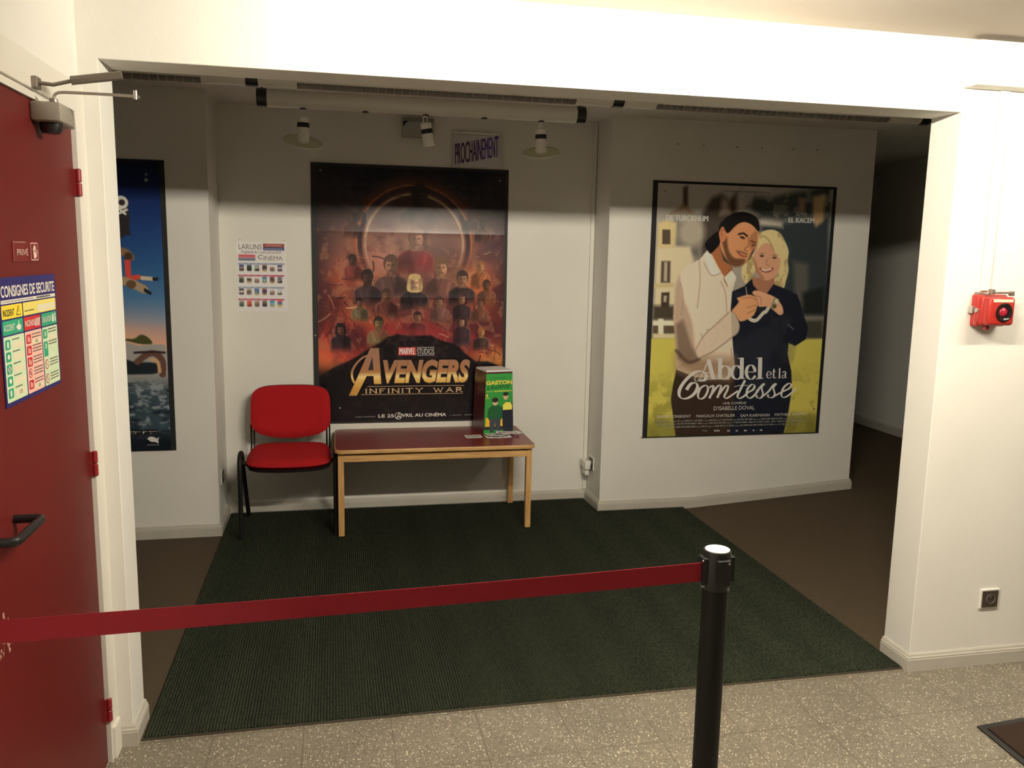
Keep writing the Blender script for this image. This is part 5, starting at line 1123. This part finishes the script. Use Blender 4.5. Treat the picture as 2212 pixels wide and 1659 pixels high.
# ---- door signs
dsg = thing('door_sign', 'small red sign with white lettering and a hand symbol high on the red door', 'sign', (XW, -0.640, 1.720), PI / 2)
MB().box((0.004, -0.002, -0.080), (0.176, -0.0004, -0.031), 0.0005).build('sign_plate', mat('red_sign_plate', (0.16, 0.016, 0.015), 0.35, spec=0.3), dsg)
mb = MB(); ink = mat('pink_white_ink', (0.80, 0.55, 0.50), 0.5)
T(mb, 'PRIVÉ', (2.65,6.45), (10.22,4.56), -0.0034, ink, bold=-.004)
a, b = (12.05,7.35), (17.54,3.62)
x0_, x1_, z0_, z1_ = a[0] / 100, b[0] / 100, -.0775, -.0335
mb.rrect(x0_, z0_, x1_, z1_, .006, -0.0033, ink); mb.rrect(x0_ + .0022, z0_ + .0022, x1_ - .0022, z1_ - .0022, .005, -0.0035, mat('red_sign_field', (0.16, 0.016, 0.015), 0.35, spec=0.3))
xc = (x0_ + x1_) / 2; zc_ = (z0_ + z1_) / 2
mb.rrect(xc - .009, zc_ - .017, xc + .009, zc_ + .003, .004, -0.0037, ink)
for k, h_ in enumerate((.011, .016, .017, .013)): mb.rrect(xc - .010 + k * .0052, zc_ - .002, xc - .0058 + k * .0052, zc_ + h_, .002, -0.0037, ink)
mb.stroke([(xc + .008, zc_ - .014), (xc + .014, zc_ - .006), (xc + .015, zc_ + .004)], -0.0038, ink, .004)
mb.stroke([(0.0055, -0.078), (0.0055, -0.033), (0.09, -0.0325)], -0.0024, ink, .001, smooth=0)
mb.build('lettering', None, dsg)

nt_ = thing('safety_notice', 'blue safety notice with yellow, green and red panels on the red door', 'notice', (XW, -0.746, 1.605), PI / 2)
MB().box((0.0, -0.0028, -0.301), (0.401, -0.0004, 0.0), 0.0008).build('notice_board', mat('blue_notice_plastic', (0.022, 0.020, 0.13), 0.4, spec=0.25), nt_)
mb = MB(); yn = -0.0032; yb = -0.0035; yc = -0.0038
cY = rgb('notice_yellow', (236, 214, 60), .4); cY2 = rgb('notice_pale_yellow', (232, 216, 112), .4); cG = rgb('notice_green', (40, 160, 120), .4); cR = rgb('notice_red', (196, 40, 46), .4); cPG = rgb('notice_pale_green', (206, 226, 190), .4); cPR = rgb('notice_pale_red', (240, 190, 176), .4); cW = rgb('notice_white', (226, 222, 210), .4); cB = rgb('notice_box', (226, 220, 190), .4)
T(mb, 'CONSIGNES DE SECURITE', (1.2, 4.6), (38.8, 1.9), yn, cW, bold=.02)
mb.rrect(.008, -.0605, .392, -.0520, .002, yn, cW)
for q in range(26): mb.rect((1.2 + q * .82) / 100, -.0575, (1.75 + q * .82) / 100, -.0548, yb, M['inkgrey'])
for q in range(9): mb.rect((24.5 + q * 1.2) / 100, -.0585, (25.4 + q * 1.2) / 100, -.0538, yb, M['inkblack'])
mb.rrect(.008, -.0960, .140, -.0640, .004, yn, cY); mb.rrect(.146, -.0960, .392, -.0640, .004, yn, cY2)
T(mb, 'INCIDENT', (1.6, 9.0), (8.6, 7.4), yb, M['inkblack'], bold=.02); mb.flat([(.098, -.091), (.130, -.091), (.114, -.067)], yb, M['inkblack']); mb.flat([(.1015, -.0893), (.1265, -.0893), (.114, -.0705)], yc, cY); mb.rect(.1130, -.0840, .1150, -.0760, yc - .0002, M['inkblack'])
for q in range(9): mb.rect((15.6 + q * .75) / 100, -.0865, (16.1 + q * .75) / 100, -.0835, yb, M['inkblack'])
mb.rrect(.245, -.0915, .382, -.0745, .001, yb, cB)
for x0_, x1_, h_, bg, s_ in ((.8, 14.0, cG, cPG, 'ACCIDENT'), (14.6, 26.6, cR, cPR, 'INCENDIE'), (27.2, 39.2, cG, cPG, 'EVACUATION')):
    mb.rrect(x0_ / 100, -.1330, x1_ / 100, -.1000, .004, yn, h_); mb.rrect(x0_ / 100, -.2900, x1_ / 100, -.1365, .004, yn, bg)
    T(mb, s_, (x0_ + .7, 12.4), (x0_ + 7.6, 10.9), yb, cW, bold=.006)
mb.flat([cm(p) for p in ((9.2, 11.8), (10.8, 11.2), (10.9, 10.4), (11.3, 10.4), (11.3, 11.3), (12.6, 11.6), (12.2, 12.6), (10.2, 12.7))], yb, cW)
for k in range(4): mb.stroke([cm(p) for p in ((22.4 + k * .9, 12.7), (22.7 + k * .9, 11.6), (23.2 + k * .9, 10.7))], yb, cW, .005, .003)
mb.rrect(.355, -.127, .370, -.106, .003, yb, cW); mb.disc(.380, -.108, .004, .004, yb, cW); mb.rrect(.376, -.127, .385, -.113, .003, yb, cW)
def lines(x, y, n, wd):
    for q in range(n):
        xx = x
        while xx < x + wd: mb.rect(xx / 100, -(y + q * .75 + .32) / 100, (xx + .75) / 100, -(y + q * .75) / 100, yb, M['inkbrown']); xx += .95
for k in range(5):
    y = 14.4 + k * 2.85
    mb.rrect(.016, -(y + 2.3) / 100, .048, -y / 100, .004, yb, cG); lines(6.0, y, 1, 4.4); mb.rrect(.060, -(y + 2.3) / 100, .130, -(y + .9) / 100, .0008, yb, cB)
    if k == 2: mb.rect(.029, -(y + 2.0) / 100, .035, -(y + .3) / 100, yc, cW); mb.rect(.022, -(y + 1.45) / 100, .042, -(y + .85) / 100, yc, cW)
    elif k % 2: mb.disc(.032, -(y + 1.1) / 100, .008, .006, yc, cW)
    else: mb.rrect(.026, -(y + 1.9) / 100, .037, -(y + .4) / 100, .004, yc, cW)
for k in range(5):
    y = 14.4 + k * 2.85
    if k == 3: mb.disc(.168, -(y + 1.1) / 100, .013, .012, yb, cR); mb.disc(.168, -(y + 1.1) / 100, .010, .0095, yc, cPR); mb.stroke([(.160, -(y + .5) / 100), (.176, -(y + 1.8) / 100)], yc - .0002, cR, .0025, smooth=0); mb.rrect(.165, -(y + 1.6) / 100, .171, -(y + .6) / 100, .002, yc - .0001, M['inkblack'])
    else: mb.rrect(.153, -(y + 2.3) / 100, .186, -y / 100, .003, yb, cR); mb.rrect(.161, -(y + 1.9) / 100, .168, -(y + .4) / 100, .002, yc, cPR); mb.rrect(.171, -(y + 1.9) / 100, .178, -(y + .8) / 100, .002, yc, cPR)
    lines(19.4, y, 2 if k in (0, 4) else 3, 5.8)
    if k in (0, 4): mb.rrect(.195, -(y + 2.6) / 100, .258, -(y + 1.5) / 100, .0008, yb, cB); T(mb, '18', (21.5, y + 2.5), (23.2, y + 1.6), yc, M['inkblack'])
T(mb, '15', (8.6, 27.9), (10.4, 26.9), yc, M['inkblack'])
for y, t in ((14.2, 0), (17.4, 0), (22.2, 1), (26.0, 1)):
    if t: mb.disc(.292, -(y + 1.2) / 100, .014, .013, yb, cR); mb.disc(.292, -(y + 1.2) / 100, .011, .0103, yc, cPG); mb.stroke([(.284, -(y + .5) / 100), (.300, -(y + 1.9) / 100)], yc - .0002, cR, .0025, smooth=0)
    else: mb.rrect(.276, -(y + (2.4 if y < 15 else 3.9)) / 100, .308, -y / 100, .003, yb, cG); mb.rrect(.288, -(y + 1.9) / 100, .297, -(y + .5) / 100, .003, yc, cPG)
    lines(31.6, y, 2 if not t else 3, 6.6)
mb.rrect(.316, -.172, .386, -.160, .0008, yb, cB)
mb.build('printed_panels', None, nt_)

# ---- card display on the table, leaflets in front of it
ga = thing('card_display', 'green card display box with yellow title standing on the right of the low table', 'display box', (1.612, 2.318, TZ + 0.0002), math.radians(11))
GW, GH, GD = 0.205, 0.398, 0.20
MB().prism([(0, 0), (GW + .004, 0), (GW - .010, GH), (0.014, GH)], 0.002, GD, 'y').build('card_box', rgb('maroon_card', (92, 46, 52), .25), ga)
P = Paint(20.4, 38.5, 9)
P.vgrad([(0, (52, 148, 66)), (39, (44, 132, 56))])
P.rect(1, 28.3, 15, 34.6, (236, 172, 48), .3); P.rect(0, 34.2, 20, 36.5, (38, 44, 40), .3); P.rect(0, 36.3, 8, 38.5, (40, 150, 66), .3)
# two plain standing shapes
P.poly([(2.6, 22.6), (5.2, 20.6), (9.4, 20.4), (12.6, 22.4), (12.4, 29.6), (3.0, 29.6)], (28, 84, 52), .3, smooth=3); P.poly([(3.6, 29.4), (11.6, 29.4), (11.2, 38), (8.4, 38), (7.6, 32), (6.8, 38), (4.2, 38)], (58, 62, 74), .3)
P.ell(7.5, 18.4, 1.9, 2.2, (212, 168, 136), .3); P.ell(7.4, 17.0, 2.3, 1.6, (44, 34, 32), .3)
P.poly([(12.8, 20.6), (15, 18.4), (19, 18.8), (20.2, 21.6), (20.2, 37.4), (13.6, 37.4)], (30, 34, 48), .3, smooth=3); P.poly([(13.0, 20.4), (15.2, 18.6), (18.8, 18.8), (20, 21.4), (19.6, 23.8), (13.2, 23.8)], (240, 216, 96), .3)
P.ell(15.2, 15.0, 1.8, 2.2, (206, 164, 134), .3); P.ell(15.2, 13.4, 2.1, 1.2, (34, 34, 40), .3)
for q in range(8): P.rect(4.5 + q * 1.3, 2.6, 5.4 + q * 1.3, 2.9, (30, 84, 44), .1, .8)
P.mesh('printed_front', M['printmatt'], ga, -0.0005, 1.25, loc=(0.0025, 0, GH - .012), taper=.115)
MB().box((0.0, -0.0002, 0.0), (GW + .004, 0.003, 0.014)).build('bottom_lip', rgb('green_card', (44, 132, 56), .4), ga)
MB().prism([(0.0145, GH - .001), (GW - .0105, GH - .001), (GW - .014, GH + .010), (0.019, GH + .010)], 0.001, GD - .01, 'y').build('white_top', M['pale_paper'], ga)
mb = MB(); yg = -0.0012; o_ = GH - .012; Lb = rgb('lettering_black', (18, 22, 18), .5)
mb.text('GASTON', .014, o_ - .071, .193, o_ - .044, yg, M['inkyellow'], bold=.04, rise=.0); mb.text('LAGAFFE', .022, o_ - .101, .180, o_ - .077, yg, Lb, bold=.0, shear=.35, rise=.04)
mb.text('FAIT LA', .018, o_ - .117, .066, o_ - .110, yg, M['inkyellow'])
for q in range(8): mb.rect(.072 + q * .015, o_ - .117, .083 + q * .015, o_ - .110, yg, M['inkyellow'])
mb.text('4', .012, o_ - .150, .028, o_ - .128, yg, M['inkyellow'], bold=.02); mb.rect(.010, o_ - .158, .040, o_ - .155, yg, M['inkyellow'])
mb.build('lettering', None, ga)
def leaflet(x, y, z, rz, wd, hg, label, tone, curl=.004, tilt=0.0):
    t = thing('leaflet', label, 'leaflet', (x, y, z), rz, 'loose leaflets on the low table'); t.rotation_euler = (tilt, 0, rz)
    mb = MB(); bm = mb.bm; n = 10; g = []
    for i in range(n + 1):
        u = -1 + 2 * i / n; r = []
        for v in (-1, 1): r.append(bm.verts.new((u * wd / 2, v * hg / 2, curl * u * u + .0004)))
        g.append(r)
    for a, b in zip(g, g[1:]): bm.faces.new((a[0], b[0], b[1], a[1]))
    ext = bmesh.ops.extrude_face_region(bm, geom=bm.faces[:]); bmesh.ops.translate(bm, verts=[v for v in ext['geom'] if isinstance(v, bmesh.types.BMVert)], vec=(0, 0, .0005))
    bmesh.ops.recalc_face_normals(bm, faces=bm.faces[:]); mb.build('paper_sheet', M['pale_paper'], t)
    mb = MB(); bm = mb.bm; rng = np.random.RandomState(int(abs(x * 1000)))
    for q in range(5):
        u0 = -.8 + q * .33; u1 = u0 + .27; v0 = -.6 + rng.rand() * .5; v1 = v0 + .5
        vs = [bm.verts.new((u * wd / 2, v * hg / 2, curl * u * u + .0013)) for u, v in ((u0, v0), (u1, v0), (u1, v1), (u0, v1))]; f = bm.faces.new(vs); mb._mark([f], tone[q % len(tone)])
    mb.build('printed_picture', None, t)
tn = [rgb('print_brown', (92, 62, 54), .4), rgb('print_grey', (120, 116, 114), .4), rgb('print_dark', (44, 40, 42), .4)]
tr = [rgb('print_red', (150, 50, 46), .4), tn[0], rgb('print_rose', (190, 150, 146), .4)]
z_ = TZ + .0006
leaflet(1.535, 2.245, z_, .04, .105, .085, 'single small leaflet lying left of the green display box', tn, .001)
leaflet(1.690, 2.225, z_, .02, .165, .090, 'pale leaflet at the front of the pile below the green display box', tn, .002)
leaflet(1.690, 2.262, z_ + .005, .22, .150, .075, 'curled leaflet in the middle of the pile below the green display box', tn, .006)
leaflet(1.762, 2.272, z_ + .013, -.22, .150, .080, 'dark printed leaflet on top of the pile below the green display box', tr, .003)
leaflet(1.800, 2.320, z_, .35, .120, .080, 'white leaflet sticking out to the right of the green display box', tr, .001)
